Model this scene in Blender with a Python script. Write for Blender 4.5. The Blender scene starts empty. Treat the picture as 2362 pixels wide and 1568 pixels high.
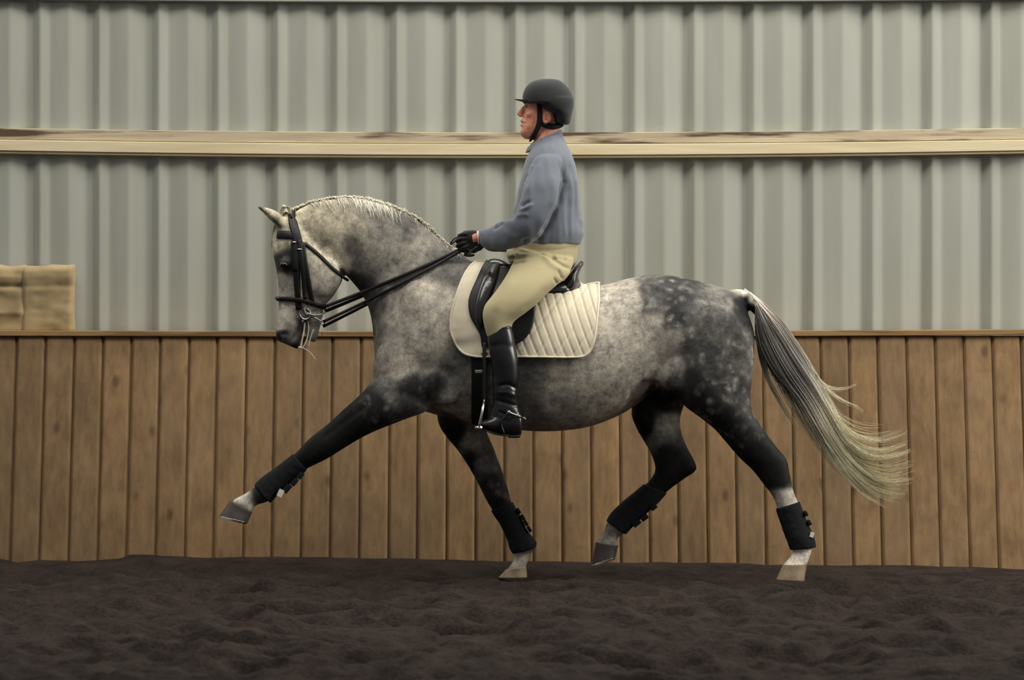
import bpy, bmesh, math, random
import numpy as np
from mathutils import Vector
from mathutils.bvhtree import BVHTree

random.seed(7)
RNG = np.random.default_rng(11)
C = bpy.context.scene.collection
SC = bpy.context.scene

# ------------------------------------------------------------------ camera, world, lights, exposure
F, D, H, HX, HY = 8460.0, 18.0, 1.31, 1181.0, 719.0      # focal length in pixels, distance, eye height, horizon
cam = bpy.data.cameras.new('camera')
cam_o = bpy.data.objects.new('camera', cam); C.objects.link(cam_o)
cam.sensor_width = 36.0; cam.sensor_fit = 'HORIZONTAL'
cam.lens = F / 2362.0 * 36.0
cam.shift_y = -65.0 / 2362.0
cam.clip_end = 200
cam_o.location = (0, -D, H); cam_o.rotation_euler = (math.pi / 2, 0, 0)
cam.dof.use_dof = True; cam.dof.focus_distance = D - 0.15; cam.dof.aperture_fstop = 3.0
SC.camera = cam_o

w = bpy.data.worlds.new('world'); SC.world = w; w.use_nodes = True
w.node_tree.nodes['Background'].inputs[0].default_value = (0.93, 0.96, 1.0, 1)
w.node_tree.nodes['Background'].inputs[1].default_value = 0.27

def area(name, loc, target, sx, sy, power, col=(1, 0.97, 0.9)):
    l = bpy.data.lights.new(name, 'AREA'); l.shape = 'RECTANGLE'; l.size = sx; l.size_y = sy
    l.energy = power; l.color = col
    o = bpy.data.objects.new(name, l); C.objects.link(o); o.location = loc
    o.rotation_euler = (Vector(target) - Vector(loc)).to_track_quat('-Z', 'Y').to_euler()
    return o
area('roof_skylight', (0.5, -2.4, 7.0), (0, -0.4, 0), 10.0, 2.4, 560)
area('side_skylight', (10.0, -2.6, 4.8), (0, 1.0, 1.4), 3.0, 3.0, 780)
area('eave_light', (0, 1.42, 4.6), (0, -1.5, 0.4), 14.0, 0.7, 380)

SC.view_settings.view_transform = 'Standard'; SC.view_settings.look = 'None'
SC.view_settings.gamma = 1.0; SC.view_settings.use_curve_mapping = False
SC.view_settings.exposure = -0.22

# ------------------------------------------------------------------ helpers
def W(px, py, Y=0.0):
    d = D + Y
    return np.array(((px - HX) * d / F, Y, H - (py - HY) * d / F))
def PX(v):
    v = np.asarray(v); d = D + v[..., 1]
    return HX + v[..., 0] * F / d, HY + (H - v[..., 2]) * F / d

def link(o, parent=None):
    C.objects.link(o)
    if parent is not None: o.parent = parent
    return o
def tag(o, label=None, cat=None, group=None, kind=None):
    for k, v in (('label', label), ('category', cat), ('group', group), ('kind', kind)):
        if v: o[k] = v
    return o
def empty(name, loc, label=None, cat=None, group=None, kind=None):
    o = bpy.data.objects.new(name, None); o.location = loc; o.empty_display_size = 0.1
    C.objects.link(o); return tag(o, label, cat, group, kind)
def mesh_obj(name, me, mat=None, parent=None, smooth=True):
    o = bpy.data.objects.new(name, me); link(o)
    if mat is not None and not me.materials: me.materials.append(mat)
    if smooth: me.polygons.foreach_set('use_smooth', [True] * len(me.polygons))
    if parent is not None:
        o.parent = parent
        bpy_loc = parent.location
        o.location = (-bpy_loc[0], -bpy_loc[1], -bpy_loc[2]) if parent.parent is None else (0, 0, 0)
    return o
def make_mesh(verts, faces, fix=True):
    me = bpy.data.meshes.new('m')
    me.from_pydata([tuple(map(float, v)) for v in verts], [], [tuple(map(int, f)) for f in faces]); 
    if fix:
        bm = bmesh.new(); bm.from_mesh(me); bmesh.ops.recalc_face_normals(bm, faces=bm.faces); bm.to_mesh(me); bm.free()
    me.update(); return me
def join(parts):
    V, Fc, n = [], [], 0
    for v, f in parts:
        V.extend(v); Fc.extend([tuple(i + n for i in q) for q in f]); n += len(v)
    return V, Fc

def catmull(P, sub):
    P = np.asarray(P, float); out = []
    n = len(P)
    for i in range(n - 1):
        p0, p1, p2, p3 = P[max(i - 1, 0)], P[i], P[i + 1], P[min(i + 2, n - 1)]
        for k in range(sub):
            t = k / sub
            out.append(0.5 * ((2 * p1) + (-p0 + p2) * t + (2 * p0 - 5 * p1 + 4 * p2 - p3) * t * t + (-p0 + 3 * p1 - 3 * p2 + p3) * t ** 3))
    out.append(P[-1]); return np.array(out)

def loft(st, sub=4, seg=28, power=2.0, grow=0.0, cap=True):
    """st rows: ax, ay, bx, by (the two silhouette edges, in photo pixels), half depth (m), depth offset Y."""
    S = catmull([tuple(s) if len(s) == 6 else tuple(s) + (0.0,) for s in st], sub)
    V, Fc = [], []
    for s in S:
        A = W(s[0], s[1], s[5]); B = W(s[2], s[3], s[5])
        c = (A + B) / 2; u = (A - B) / 2
        L = np.linalg.norm(u); u = u * (1 + grow / max(L, 1e-6)); hw = s[4] + grow
        for k in range(seg):
            t = 2 * math.pi * k / seg; ct, s_ = math.cos(t), math.sin(t)
            e = 2.0 / power
            V.append(c + u * (abs(ct) ** e * (1 if ct >= 0 else -1)) + np.array((0, hw, 0)) * (abs(s_) ** e * (1 if s_ >= 0 else -1)))
    n = len(S)
    for i in range(n - 1):
        for k in range(seg):
            a = i * seg + k; b = i * seg + (k + 1) % seg
            Fc.append((a, b, b + seg, a + seg))
    if cap:
        for i in (0, n - 1):
            ci = len(V); V.append(np.mean(V[i * seg:(i + 1) * seg], axis=0))
            for k in range(seg): Fc.append((i * seg + k, i * seg + (k + 1) % seg, ci))
    return V, Fc

def tube(P, R, seg=12, sub=4, ysc=1.0):
    """round tube with rounded ends along 3-D points P, radii R"""
    Q = catmull(np.column_stack([np.asarray(P, float), np.asarray(R, float)]), sub)
    T = np.gradient(Q[:, :3], axis=0); T /= np.linalg.norm(T, axis=1)[:, None] + 1e-9
    rows = [(Q[i, :3], T[i], Q[i, 3]) for i in range(len(Q))]
    a, b = rows[0], rows[-1]
    pre = [(a[0] - a[1] * a[2] * math.cos(t), a[1], a[2] * math.sin(t)) for t in (0.25, 0.6, 1.0)]
    post = [(b[0] + b[1] * b[2] * math.cos(t), b[1], b[2] * math.sin(t)) for t in (1.0, 0.6, 0.25)]
    rows = pre + rows + post
    V, Fc = [], []; n = np.array((0.0, 1, 0))
    if abs(rows[0][1][1]) > 0.9: n = np.array((1.0, 0, 0))
    for p, t, r in rows:
        n = n - t * np.dot(n, t); n /= np.linalg.norm(n) + 1e-9
        m = np.cross(t, n)
        for k in range(seg):
            a_ = 2 * math.pi * k / seg
            q = n * math.cos(a_) * r + m * math.sin(a_) * r
            q[1] *= ysc; V.append(p + q)
    N = len(rows)
    for i in range(N - 1):
        for k in range(seg):
            a_ = i * seg + k; b_ = i * seg + (k + 1) % seg
            Fc.append((a_, b_, b_ + seg, a_ + seg))
    for i in (0, N - 1):
        ci = len(V); V.append(rows[i][0])
        for k in range(seg): Fc.append((i * seg + k, i * seg + (k + 1) % seg, ci))
    return V, Fc

def ball(c, r, seg=20, rings=12, rot=0.0):
    """ellipsoid: centre, radii (x, y, z), rotated about Y by rot"""
    V, Fc = [], []; cr, sr = math.cos(rot), math.sin(rot)
    for i in range(rings + 1):
        th = math.pi * i / rings
        for k in range(seg):
            a = 2 * math.pi * k / seg
            x, y, z = r[0] * math.sin(th) * math.cos(a), r[1] * math.sin(th) * math.sin(a), r[2] * math.cos(th)
            V.append(np.array((c[0] + x * cr + z * sr, c[1] + y, c[2] - x * sr + z * cr)))
    for i in range(rings):
        for k in range(seg):
            a = i * seg + k; b = i * seg + (k + 1) % seg
            Fc.append((a, b, b + seg, a + seg))
    return V, Fc
def pball(px, py, Y, rx, rz, ry, rot=0.0):
    return ball(W(px, py, Y), (rx * D / F, ry, rz * D / F), rot=rot)

def box(x0, x1, y0, y1, z0, z1):
    V = [(x, y, z) for x in (x0, x1) for y in (y0, y1) for z in (z0, z1)]
    return V, [(0, 1, 3, 2), (4, 6, 7, 5), (0, 4, 5, 1), (2, 3, 7, 6), (0, 2, 6, 4), (1, 5, 7, 3)]

def remesh(parts, voxel, smooth=6, fac=0.5):
    V, Fc = join(parts); me = make_mesh(V, Fc)
    o = bpy.data.objects.new('tmp', me); C.objects.link(o)
    m = o.modifiers.new('r', 'REMESH'); m.mode = 'VOXEL'; m.voxel_size = voxel
    if smooth:
        s = o.modifiers.new('s', 'SMOOTH'); s.factor = fac; s.iterations = smooth
    dg = bpy.context.evaluated_depsgraph_get(); dg.update()
    out = bpy.data.meshes.new_from_object(o.evaluated_get(dg))
    bpy.data.objects.remove(o); bpy.data.meshes.remove(me)
    return out
def coords(me):
    a = np.empty(len(me.vertices) * 3, np.float32); me.vertices.foreach_get('co', a); return a.reshape(-1, 3).astype(float)
def normals(me):
    a = np.empty(len(me.vertices) * 3, np.float32); me.vertex_normals.foreach_get('vector', a); return a.reshape(-1, 3).astype(float)
def set_coords(me, co):
    me.vertices.foreach_set('co', co.astype(np.float32).ravel()); me.update()

def vnoise(P, seed=0):
    """value noise on an (n,3) array, range -1..1"""
    P = np.asarray(P, float); I = np.floor(P).astype(np.int64); f = P - I; f = f * f * (3 - 2 * f)
    def h(i, j, k):
        n = (i * 374761393 + j * 668265263 + k * 2147483647 + seed * 974634777) & 0xffffffff
        n = ((n ^ (n >> 13)) * 1274126177) & 0xffffffff; n = n ^ (n >> 16)
        return (n & 0xffff) / 32767.5 - 1
    r = 0
    for a in (0, 1):
        for b in (0, 1):
            for c in (0, 1):
                r = r + h(I[:, 0] + a, I[:, 1] + b, I[:, 2] + c) * (f[:, 0] if a else 1 - f[:, 0]) * (f[:, 1] if b else 1 - f[:, 1]) * (f[:, 2] if c else 1 - f[:, 2])
    return r

def folds(me, lines, near=True):
    """raise (or sink) ridges along pixel polylines on the camera-facing side: (polyline, half width px, height m)"""
    co = coords(me); no = normals(me); px, py = PX(co)
    dz = np.zeros(len(co)); facing = no[:, 1] < 0.3
    for pl, wd, h in lines:
        best = np.full(len(co), 1e9); par = np.zeros(len(co)); L = len(pl) - 1
        for i in range(L):
            a, b = np.array(pl[i], float), np.array(pl[i + 1], float); ab = b - a
            t = np.clip(((px - a[0]) * ab[0] + (py - a[1]) * ab[1]) / (ab @ ab), 0, 1)
            dd = np.hypot(px - a[0] - t * ab[0], py - a[1] - t * ab[1])
            m = dd < best; best[m] = dd[m]; par[m] = (i + t[m]) / L
        taper = np.clip(np.minimum(par, 1 - par) * 5 + 0.15, 0, 1)
        dz += h * np.exp(-(best / wd) ** 2) * taper
    dz[~facing] = 0
    set_coords(me, co + no * dz[:, None])

def set_color(me, name, rgba):
    at = me.color_attributes.new(name, 'FLOAT_COLOR', 'POINT')
    at.data.foreach_set('color', np.asarray(rgba, np.float32).ravel())
def lin(c):
    c = np.asarray(c, float) / 255.0
    return np.where(c <= 0.04045, c / 12.92, ((c + 0.055) / 1.055) ** 2.4)
def L3(r, g, b): return tuple(float(x) for x in lin((r, g, b))) + (1.0,)

# ------------------------------------------------------------------ materials
class N:
    def __init__(s, name):
        s.m = bpy.data.materials.new(name); s.m.use_nodes = True; s.t = s.m.node_tree
        s.b = s.t.nodes['Principled BSDF']
    def n(s, kind, **kw):
        nd = s.t.nodes.new(kind)
        for k, v in kw.items():
            if k.startswith('i_'): nd.inputs[k[2:].replace('_', ' ')].default_value = v
            else: setattr(nd, k, v)
        return nd
    def l(s, a, b): s.t.links.new(a, b)
    def math(s, op, a, b=None, clamp=False):
        nd = s.n('ShaderNodeMath', operation=op); nd.use_clamp = clamp
        for i, v in enumerate((a, b)):
            if v is None: continue
            if isinstance(v, (int, float)): nd.inputs[i].default_value = v
            else: s.l(v, nd.inputs[i])
        return nd.outputs[0]
    def mix(s, fac, a, b, mode='MIX'):
        nd = s.n('ShaderNodeMix', data_type='RGBA', blend_type=mode)
        for i, v in ((0, fac), (6, a), (7, b)):
            if isinstance(v, (int, float, tuple)): nd.inputs[i].default_value = v
            else: s.l(v, nd.inputs[i])
        return nd.outputs[2]
    def coord(s, scale=(1, 1, 1), rnd=False):
        tc = s.n('ShaderNodeTexCoord'); mp = s.n('ShaderNodeMapping'); mp.inputs['Scale'].default_value = scale
        s.l(tc.outputs['Object'], mp.inputs['Vector'])
        if rnd:
            oi = s.n('ShaderNodeObjectInfo'); cb = s.n('ShaderNodeCombineXYZ')
            for i, k in enumerate((37.0, 91.0, 53.0)): s.l(s.math('MULTIPLY', oi.outputs['Random'], k), cb.inputs[i])
            s.l(cb.outputs[0], mp.inputs['Location'])
        return mp.outputs[0]
    def noise(s, vec, scale, detail=3.0, rough=0.55):
        nd = s.n('ShaderNodeTexNoise', i_Scale=scale, i_Detail=detail, i_Roughness=rough); s.l(vec, nd.inputs['Vector']); return nd.outputs[0]
    def ramp(s, fac, stops):
        nd = s.n('ShaderNodeValToRGB'); e = nd.color_ramp.elements
        while len(e) < len(stops): e.new(0.5)
        for k, (p, c) in enumerate(stops): e[k].position = p; e[k].color = c if len(c) == 4 else tuple(c) + (1,)
        s.l(fac, nd.inputs[0]); return nd.outputs[0]
    def bump(s, h, strength=0.3, dist=0.01):
        nd = s.n('ShaderNodeBump', i_Strength=strength, i_Distance=dist); s.l(h, nd.inputs['Height']); s.l(nd.outputs[0], s.b.inputs['Normal'])
    def set(s, **kw):
        for k, v in kw.items(): s.b.inputs[k.replace('_', ' ')].default_value = v
        return s

def plain(name, col, rough=0.6, var=0.15, nscale=40.0, bump=0.0, bdist=0.002, spec=0.5, metal=0.0, coat=0.0, sheen=0.0, stretch=(1, 1, 1)):
    m = N(name); v = m.coord(stretch); f = m.noise(v, nscale)
    lo = tuple(max(c * (1 - var), 0) for c in col[:3]) + (1,); hi = tuple(c * (1 + var) for c in col[:3]) + (1,)
    m.l(m.ramp(f, ((0.3, lo), (0.7, hi))), m.b.inputs['Base Color'])
    m.set(Roughness=rough, Metallic=metal, Specular_IOR_Level=spec, Coat_Weight=coat, Sheen_Weight=sheen)
    if bump: m.bump(f, bump, bdist)
    return m.m

M = {}
def build_materials():
    # painted steel siding
    m = N('siding'); v = m.coord((6, 6, 0.6), True)
    f = m.noise(v, 1.2, 4.0)
    m.l(m.ramp(f, ((0.3, L3(160, 160, 147)), (0.7, L3(171, 172, 161)))), m.b.inputs['Base Color'])
    m.set(Roughness=0.5, Specular_IOR_Level=0.35); M['siding'] = m.m
    # pine planks
    m = N('plank_wood'); v = m.coord((14, 14, 1.0), True)
    g = m.noise(v, 2.2, 6.0, 0.65)
    v2 = m.coord((1.5, 1.5, 0.8), True); big = m.noise(v2, 1.6, 2.0)
    oi = m.n('ShaderNodeObjectInfo')
    c = m.ramp(g, ((0.25, L3(96, 72, 47)), (0.5, L3(129, 101, 67)), (0.75, L3(147, 119, 81))))
    c = m.mix(m.math('MULTIPLY', big, 0.8), c, L3(126, 106, 82))
    blot = m.ramp(m.noise(m.coord((3, 3, 1.6), True), 2.2, 4.0, 0.6), ((0.3, (0.78, 0.76, 0.74)), (0.7, (1.16, 1.15, 1.12)))); c = m.mix(1.0, c, blot, 'MULTIPLY')
    rnd = m.ramp(oi.outputs['Random'], ((0.0, (0.86, 0.86, 0.86)), (1.0, (1.12, 1.09, 1.04))))
    c = m.mix(1.0, c, rnd, 'MULTIPLY')
    vk = m.coord((5.0, 5.0, 2.6), True); vo = m.n('ShaderNodeTexVoronoi', i_Scale=1.25); m.l(vk, vo.inputs['Vector'])
    kn = m.ramp(vo.outputs['Distance'], ((0.06, (1, 1, 1)), (0.15, (0, 0, 0))))
    c = m.mix(m.math('MULTIPLY', kn, 0.55), c, L3(62, 42, 28))
    scuff = m.ramp(m.noise(m.coord((2, 2, 5), True), 2.5, 4.0), ((0.62, (0, 0, 0)), (0.75, (1, 1, 1))))
    c = m.mix(m.math('MULTIPLY', scuff, 0.3), c, L3(90, 70, 52))
    m.l(c, m.b.inputs['Base Color']); m.set(Roughness=0.7, Specular_IOR_Level=0.25); m.bump(g, 0.25, 0.003); M['plank'] = m.m
    # girt boards: weathered and clean
    def board(name, a, b, stain, amt):
        m = N(name); g = m.noise(m.coord((1.2, 22, 26), True), 1.6, 6.0, 0.65)
        st = m.noise(m.coord((1.5, 4, 22), True), 1.1, 5.0)
        c = m.ramp(g, ((0.25, a), (0.75, b)))
        c = m.mix(m.math('MULTIPLY', m.ramp(st, ((0.50, (0, 0, 0)), (0.62, (1, 1, 1)))), amt), c, stain)
        vo = m.n('ShaderNodeTexVoronoi', i_Scale=1.0); m.l(m.coord((2.6, 9, 9), True), vo.inputs['Vector'])
        c = m.mix(m.math('MULTIPLY', m.ramp(vo.outputs['Distance'], ((0.05, (1, 1, 1)), (0.10, (0, 0, 0)))), 0.75), c, L3(82, 58, 40))
        m.l(c, m.b.inputs['Base Color']); m.set(Roughness=0.75, Specular_IOR_Level=0.2); m.bump(g, 0.3, 0.002); return m.m
    M['board_old'] = board('weathered_board', L3(166, 150, 124), L3(206, 193, 164), L3(92, 74, 60), 1.0)
    M['board_new'] = board('clean_board', L3(208, 192, 156), L3(230, 216, 180), L3(196, 172, 130), 0.25)
    M['board_grey'] = board('grey_board', L3(150, 152, 146), L3(172, 174, 166), L3(140, 140, 132), 0.3)
    M['board_cap'] = board('ledge_board', L3(132, 102, 66), L3(172, 138, 94), L3(96, 72, 48), 0.6)
    # arena footing
    m = N('footing'); v = m.coord()
    a = m.noise(v, 5.0, 6.0, 0.7); b = m.noise(v, 55.0, 4.0, 0.7)
    c = m.mix(0.5, m.ramp(a, ((0.36, L3(20, 17, 16)), (0.64, L3(66, 55, 49)))), m.ramp(b, ((0.3, L3(24, 20, 19)), (0.7, L3(70, 59, 53)))))  # dark blotches: damp tone plus painted shade for the hollows
    m.l(c, m.b.inputs['Base Color']); m.set(Roughness=0.95, Specular_IOR_Level=0.1); m.bump(b, 0.9, 0.02); M['footing'] = m.m
    # horse coat
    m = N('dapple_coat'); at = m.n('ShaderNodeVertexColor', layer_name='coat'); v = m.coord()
    wn = m.n('ShaderNodeTexNoise', i_Scale=14.0, i_Detail=2.0); m.l(v, wn.inputs['Vector'])
    vv = m.n('ShaderNodeVectorMath', operation='MULTIPLY_ADD'); m.l(wn.outputs['Color'], vv.inputs[0]); vv.inputs[1].default_value = (0.055, 0.055, 0.055); m.l(v, vv.inputs[2])
    vo = m.n('ShaderNodeTexVoronoi', feature='SMOOTH_F1', i_Scale=21.0, i_Smoothness=0.6); m.l(vv.outputs[0], vo.inputs['Vector'])
    star = m.ramp(m.noise(v, 42.0, 3.0, 0.6), ((0.36, (0.15, 0.15, 0.15)), (0.58, (1, 1, 1))))
    spot = m.math('MULTIPLY', m.ramp(vo.outputs['Distance'], ((0.05, (1, 1, 1)), (0.55, (0, 0, 0)))), star)
    sel = m.ramp(m.noise(v, 9.0, 1.0), ((0.32, (0, 0, 0)), (0.56, (1, 1, 1))))
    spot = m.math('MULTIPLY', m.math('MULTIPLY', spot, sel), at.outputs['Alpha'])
    mott = m.ramp(m.noise(v, 31.0, 6.0, 0.72), ((0.30, (0.46, 0.46, 0.47)), (0.70, (1.54, 1.53, 1.51))))
    fine = m.ramp(m.noise(m.coord((1, 1, 0.5)), 240.0, 2.0), ((0.25, (0.72, 0.72, 0.72)), (0.75, (1.28, 1.28, 1.28))))
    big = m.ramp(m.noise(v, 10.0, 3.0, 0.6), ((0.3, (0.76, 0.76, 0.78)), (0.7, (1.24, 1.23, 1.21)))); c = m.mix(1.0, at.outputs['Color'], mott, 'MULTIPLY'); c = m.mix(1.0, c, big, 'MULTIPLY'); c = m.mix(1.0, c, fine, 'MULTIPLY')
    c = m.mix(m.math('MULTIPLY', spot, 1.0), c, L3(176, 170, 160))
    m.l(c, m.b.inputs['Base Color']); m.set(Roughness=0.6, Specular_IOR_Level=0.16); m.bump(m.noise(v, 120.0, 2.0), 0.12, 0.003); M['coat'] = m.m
    # hair with colour by strand
    m = N('horse_hair'); at = m.n('ShaderNodeVertexColor', layer_name='tone'); m.l(at.outputs['Color'], m.b.inputs['Base Color'])
    m.set(Roughness=0.45, Specular_IOR_Level=0.4, Sheen_Weight=0.1); M['hair'] = m.m
    M['hoof'] = plain('hoof_horn', L3(74, 66, 60), 0.55, 0.3, 30, 0.2, stretch=(1, 1, 0.2))
    M['hoof_pale'] = plain('pale_hoof_horn', L3(150, 132, 104), 0.6, 0.25, 30, 0.2)
    M['steel'] = plain('polished_steel', L3(205, 203, 198), 0.25, 0.08, 60, metal=1.0)
    M['leather'] = plain('black_leather', L3(18, 18, 19), 0.32, 0.3, 60, 0.05, spec=0.6)
    M['strap'] = plain('bridle_leather', L3(20, 19, 19), 0.5, 0.3, 90, spec=0.4)
    M['saddle'] = plain('saddle_leather', L3(16, 16, 17), 0.28, 0.3, 80, 0.03, spec=0.7, coat=0.3)
    M['flap'] = plain('saddle_flap_leather', L3(17, 17, 18), 0.5, 0.3, 80, 0.05, spec=0.4)
    M['neoprene'] = plain('black_neoprene', L3(26, 27, 29), 0.85, 0.2, 200, 0.2, spec=0.2)
    M['label'] = plain('white_label', L3(225, 222, 210), 0.6, 0.05)
    M['pad'] = plain('quilted_cotton', L3(222, 210, 184), 0.9, 0.06, 24, spec=0.15, sheen=0.2)
    M['piping'] = plain('pad_piping', L3(228, 217, 192), 0.9, 0.04, 40, spec=0.15)
    M['shirt'] = plain('grey_blue_cotton', L3(112, 117, 126), 0.85, 0.06, 320, 0.1, 0.001, spec=0.2, sheen=0.25)
    M['breeches'] = plain('tan_breeches', L3(176, 164, 126), 0.85, 0.06, 200, 0.08, 0.001, spec=0.2, sheen=0.2)
    M['skin'] = None
    m = N('skin'); v = m.coord(); f = m.noise(v, 45.0, 3.0)
    m.l(m.ramp(f, ((0.3, L3(192, 118, 94)), (0.7, L3(222, 156, 128)))), m.b.inputs['Base Color'])
    m.set(Roughness=0.5, Specular_IOR_Level=0.4, Subsurface_Weight=0.1, Subsurface_Scale=0.01); M['skin'] = m.m
    M['helmet'] = plain('black_velvet', L3(34, 36, 37), 0.8, 0.25, 150, 0.15, spec=0.25, sheen=0.15)
    M['web'] = plain('black_webbing', L3(20, 20, 21), 0.75, 0.2, 90, spec=0.3)
    M['glove'] = plain('black_glove', L3(22, 21, 21), 0.65, 0.25, 120, 0.2, spec=0.35)
    M['eye'] = plain('dark_eye', L3(14, 12, 11), 0.12, 0.2, 20, spec=0.6)
    M['white_eye'] = plain('eye_white', L3(205, 195, 185), 0.3, 0.05, 20)
    M['foam'] = plain('bit_foam', L3(214, 206, 188), 0.6, 0.1, 50)
    M['blanket'] = plain('tan_blanket', L3(160, 140, 103), 0.95, 0.2, 9, 0.3, 0.006, spec=0.1, sheen=0.3)
    M['chain'] = plain('dull_steel', L3(150, 148, 140), 0.4, 0.15, 60, metal=0.9)
build_materials()

# ------------------------------------------------------------------ setting
def np_grid(xs, ys):
    X, Y = np.meshgrid(xs, ys); return X.ravel(), Y.ravel(), len(xs), len(ys)
def grid_faces(nx, ny): return [(j * nx + i, j * nx + i + 1, (j + 1) * nx + i + 1, (j + 1) * nx + i) for j in range(ny - 1) for i in range(nx - 1)]

def build_floor():
    xs = np.concatenate([np.linspace(-9, -3.9, 18)[:-1], np.linspace(-3.9, 3.9, 370), np.linspace(3.9, 9, 18)[1:]])
    ys = np.concatenate([np.linspace(-22, -6.2, 40)[:-1], np.linspace(-6.2, 1.4, 340)])
    x, y, nx, ny = np_grid(xs, ys)
    P = np.column_stack([x, y, np.zeros_like(x)])
    def nz(s, seed, sx=1.0): return vnoise(P * np.array((s * sx, s, 1)) + 31.7, seed)
    z = 0.040 * nz(2.6, 1) + 0.034 * nz(5.5, 2) * (0.7 + 0.3 * nz(1.3, 9)) + 0.020 * nz(11, 3) + 0.012 * nz(24, 4)
    pit = nz(3.4, 7, 0.8); z -= 0.16 * np.clip(pit - 0.25, 0, 1)
    for i in range(820):       # hoof marks: shallow hollows with a pushed-up rim
        cx, cy = RNG.uniform(-3.9, 3.9), RNG.uniform(-6.0, 0.75); rx, ry, dp = RNG.uniform(.09, .20), RNG.uniform(.07, .13), RNG.uniform(.018, .045)
        a, b = np.searchsorted(ys, (cy - .4, cy + .4)); sl = slice(a * nx, b * nx)
        q = np.hypot((x[sl] - cx) / rx, (y[sl] - cy) / ry)
        z[sl] += dp * (-np.exp(-q ** 2 * 1.2) * 1.0 + .28 * np.exp(-((q - 1.35) / .45) ** 2))
    calm = np.clip((y + 0.6) / 1.2, 0, 1); z *= 1 - 0.55 * calm
    z -= 0.012
    # the footing is banked up against the kick wall, unevenly along it
    bx = np.interp(x, [-9, -2.65, -2.56, -2.45, -2.25, -2.03, -1.98, -1.75, -1.56, -1.4, -1.2, -0.6, 0.0, 0.6, 1.15, 1.35, 1.9, 2.7, 9],
                   [0.03, 0.035, 0.015, 0.028, 0.022, 0.036, 0.056, 0.058, 0.049, 0.056, 0.043, 0.036, 0.02, 0.016, 0.013, 0.0, 0.0, -0.015, 0.0])
    k = np.clip((y - 0.25) / 0.70, 0, 1); k = k * k * (3 - 2 * k)
    z = z * (1 - 0.75 * k) + bx * k
    me = make_mesh(np.column_stack([x, y, z]), grid_faces(nx, ny), fix=False)
    return tag(mesh_obj('floor', me, M['footing']), 'dark brown loose churned arena footing', kind='structure')
floor = build_floor()

def build_siding():
    root = empty('wall_back', (0, 1.5, 0), 'ribbed pale grey steel siding above the wooden kick wall', kind='structure')
    P = 137.0 * 19.5 / F
    # rib profile over one period: (fraction, depth)
    prof = [(0.0, 0.0), (0.02, -0.004), (0.10, -0.031), (0.125, -0.0335), (0.16, -0.032), (0.26, -0.019), (0.285, -0.0175), (0.33, -0.0195), (0.58, -0.0345),
            (0.615, -0.0350), (0.65, -0.0325), (0.945, -0.001), (0.975, 0.0005)]
    n = 3; pts = []
    for r in range(n):
        for f, d in prof: pts.append(((r + f) * P, d))
    pts.append((n * P + 0.004, -0.0012))
    def strip(z0, z1):
        V = [(x, y, z0) for x, y in pts] + [(x, y, z1) for x, y in pts]; k = len(pts)
        V += [(x, y + 0.004, z0) for x, y in pts] + [(x, y + 0.004, z1) for x, y in pts]
        Fc = [(i, i + 1, k + i + 1, k + i) for i in range(k - 1)] + [(2 * k + i, 3 * k + i, 3 * k + i + 1, 2 * k + i + 1) for i in range(k - 1)]
        return V, Fc
    me = make_mesh(*strip(0.9, 5.2), fix=False); me.materials.append(M['siding'])
    x0 = (77 - HX) * 19.5 / F
    for i in range(-3, 9):
        o = mesh_obj('panel', me, None, root, smooth=True)
        o.location = (x0 + i * n * P, -0.0 + (0.0015 if i % 2 else 0), 0)
    for p in me.polygons: p.use_smooth = True
    return root
siding = build_siding()

def build_kick_wall():
    base_y, top_y, ztop = 1.0, 1.28, W(0, 774, 1.28)[2]
    root = empty('wall_lower', (0, base_y, 0), 'leaning kick wall of upright brown pine planks', kind='structure')
    pw = 66.6 * 19.15 / F; z0 = -0.12
    def plank():
        w2, t, c = pw / 2 - 0.0018, 0.028, 0.0115
        prof = [(-w2, t), (-w2, c + 0.003), (-w2 + c, 0.0012), (-w2 + c + 0.006, 0), (w2 - c - 0.006, 0), (w2 - c, 0.0012), (w2, c + 0.003), (w2, t)]
        sh = lambda z: (z) / ztop * (top_y - base_y)
        V = [(x, y + sh(z), z) for z in (z0, ztop) for x, y in prof]; k = len(prof)
        Fc = [(i, (i + 1) % k, k + (i + 1) % k, k + i) for i in range(k)] + [tuple(range(k)), tuple(range(k, 2 * k))]
        return make_mesh(V, Fc)
    me = plank(); me.materials.append(M['plank'])
    x0 = (31 - HX) * 19.15 / F
    for i in range(-14, 62):
        o = mesh_obj('plank', me, None, root, smooth=False)
        o.location = (x0 + (i + 0.5) * pw, random.uniform(-0.0035, 0.0035), 0)
    # dark backing board behind the joints
    sh = top_y - base_y
    V = [(-5, base_y + 0.024 - 0.1 * sh, z0), (5, base_y + 0.024 - 0.1 * sh, z0), (5, top_y + 0.024, ztop), (-5, top_y + 0.024, ztop)]
    V += [(x, y + 0.012, z) for x, y, z in V]
    me = make_mesh(V, [(0, 1, 2, 3), (4, 7, 6, 5), (0, 4, 5, 1), (2, 6, 7, 3), (0, 3, 7, 4), (1, 5, 6, 2)])
    mesh_obj('backing', me, M['plank'], root, smooth=False)
    return root, top_y, ztop
kick, KY, KZ = build_kick_wall()

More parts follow.
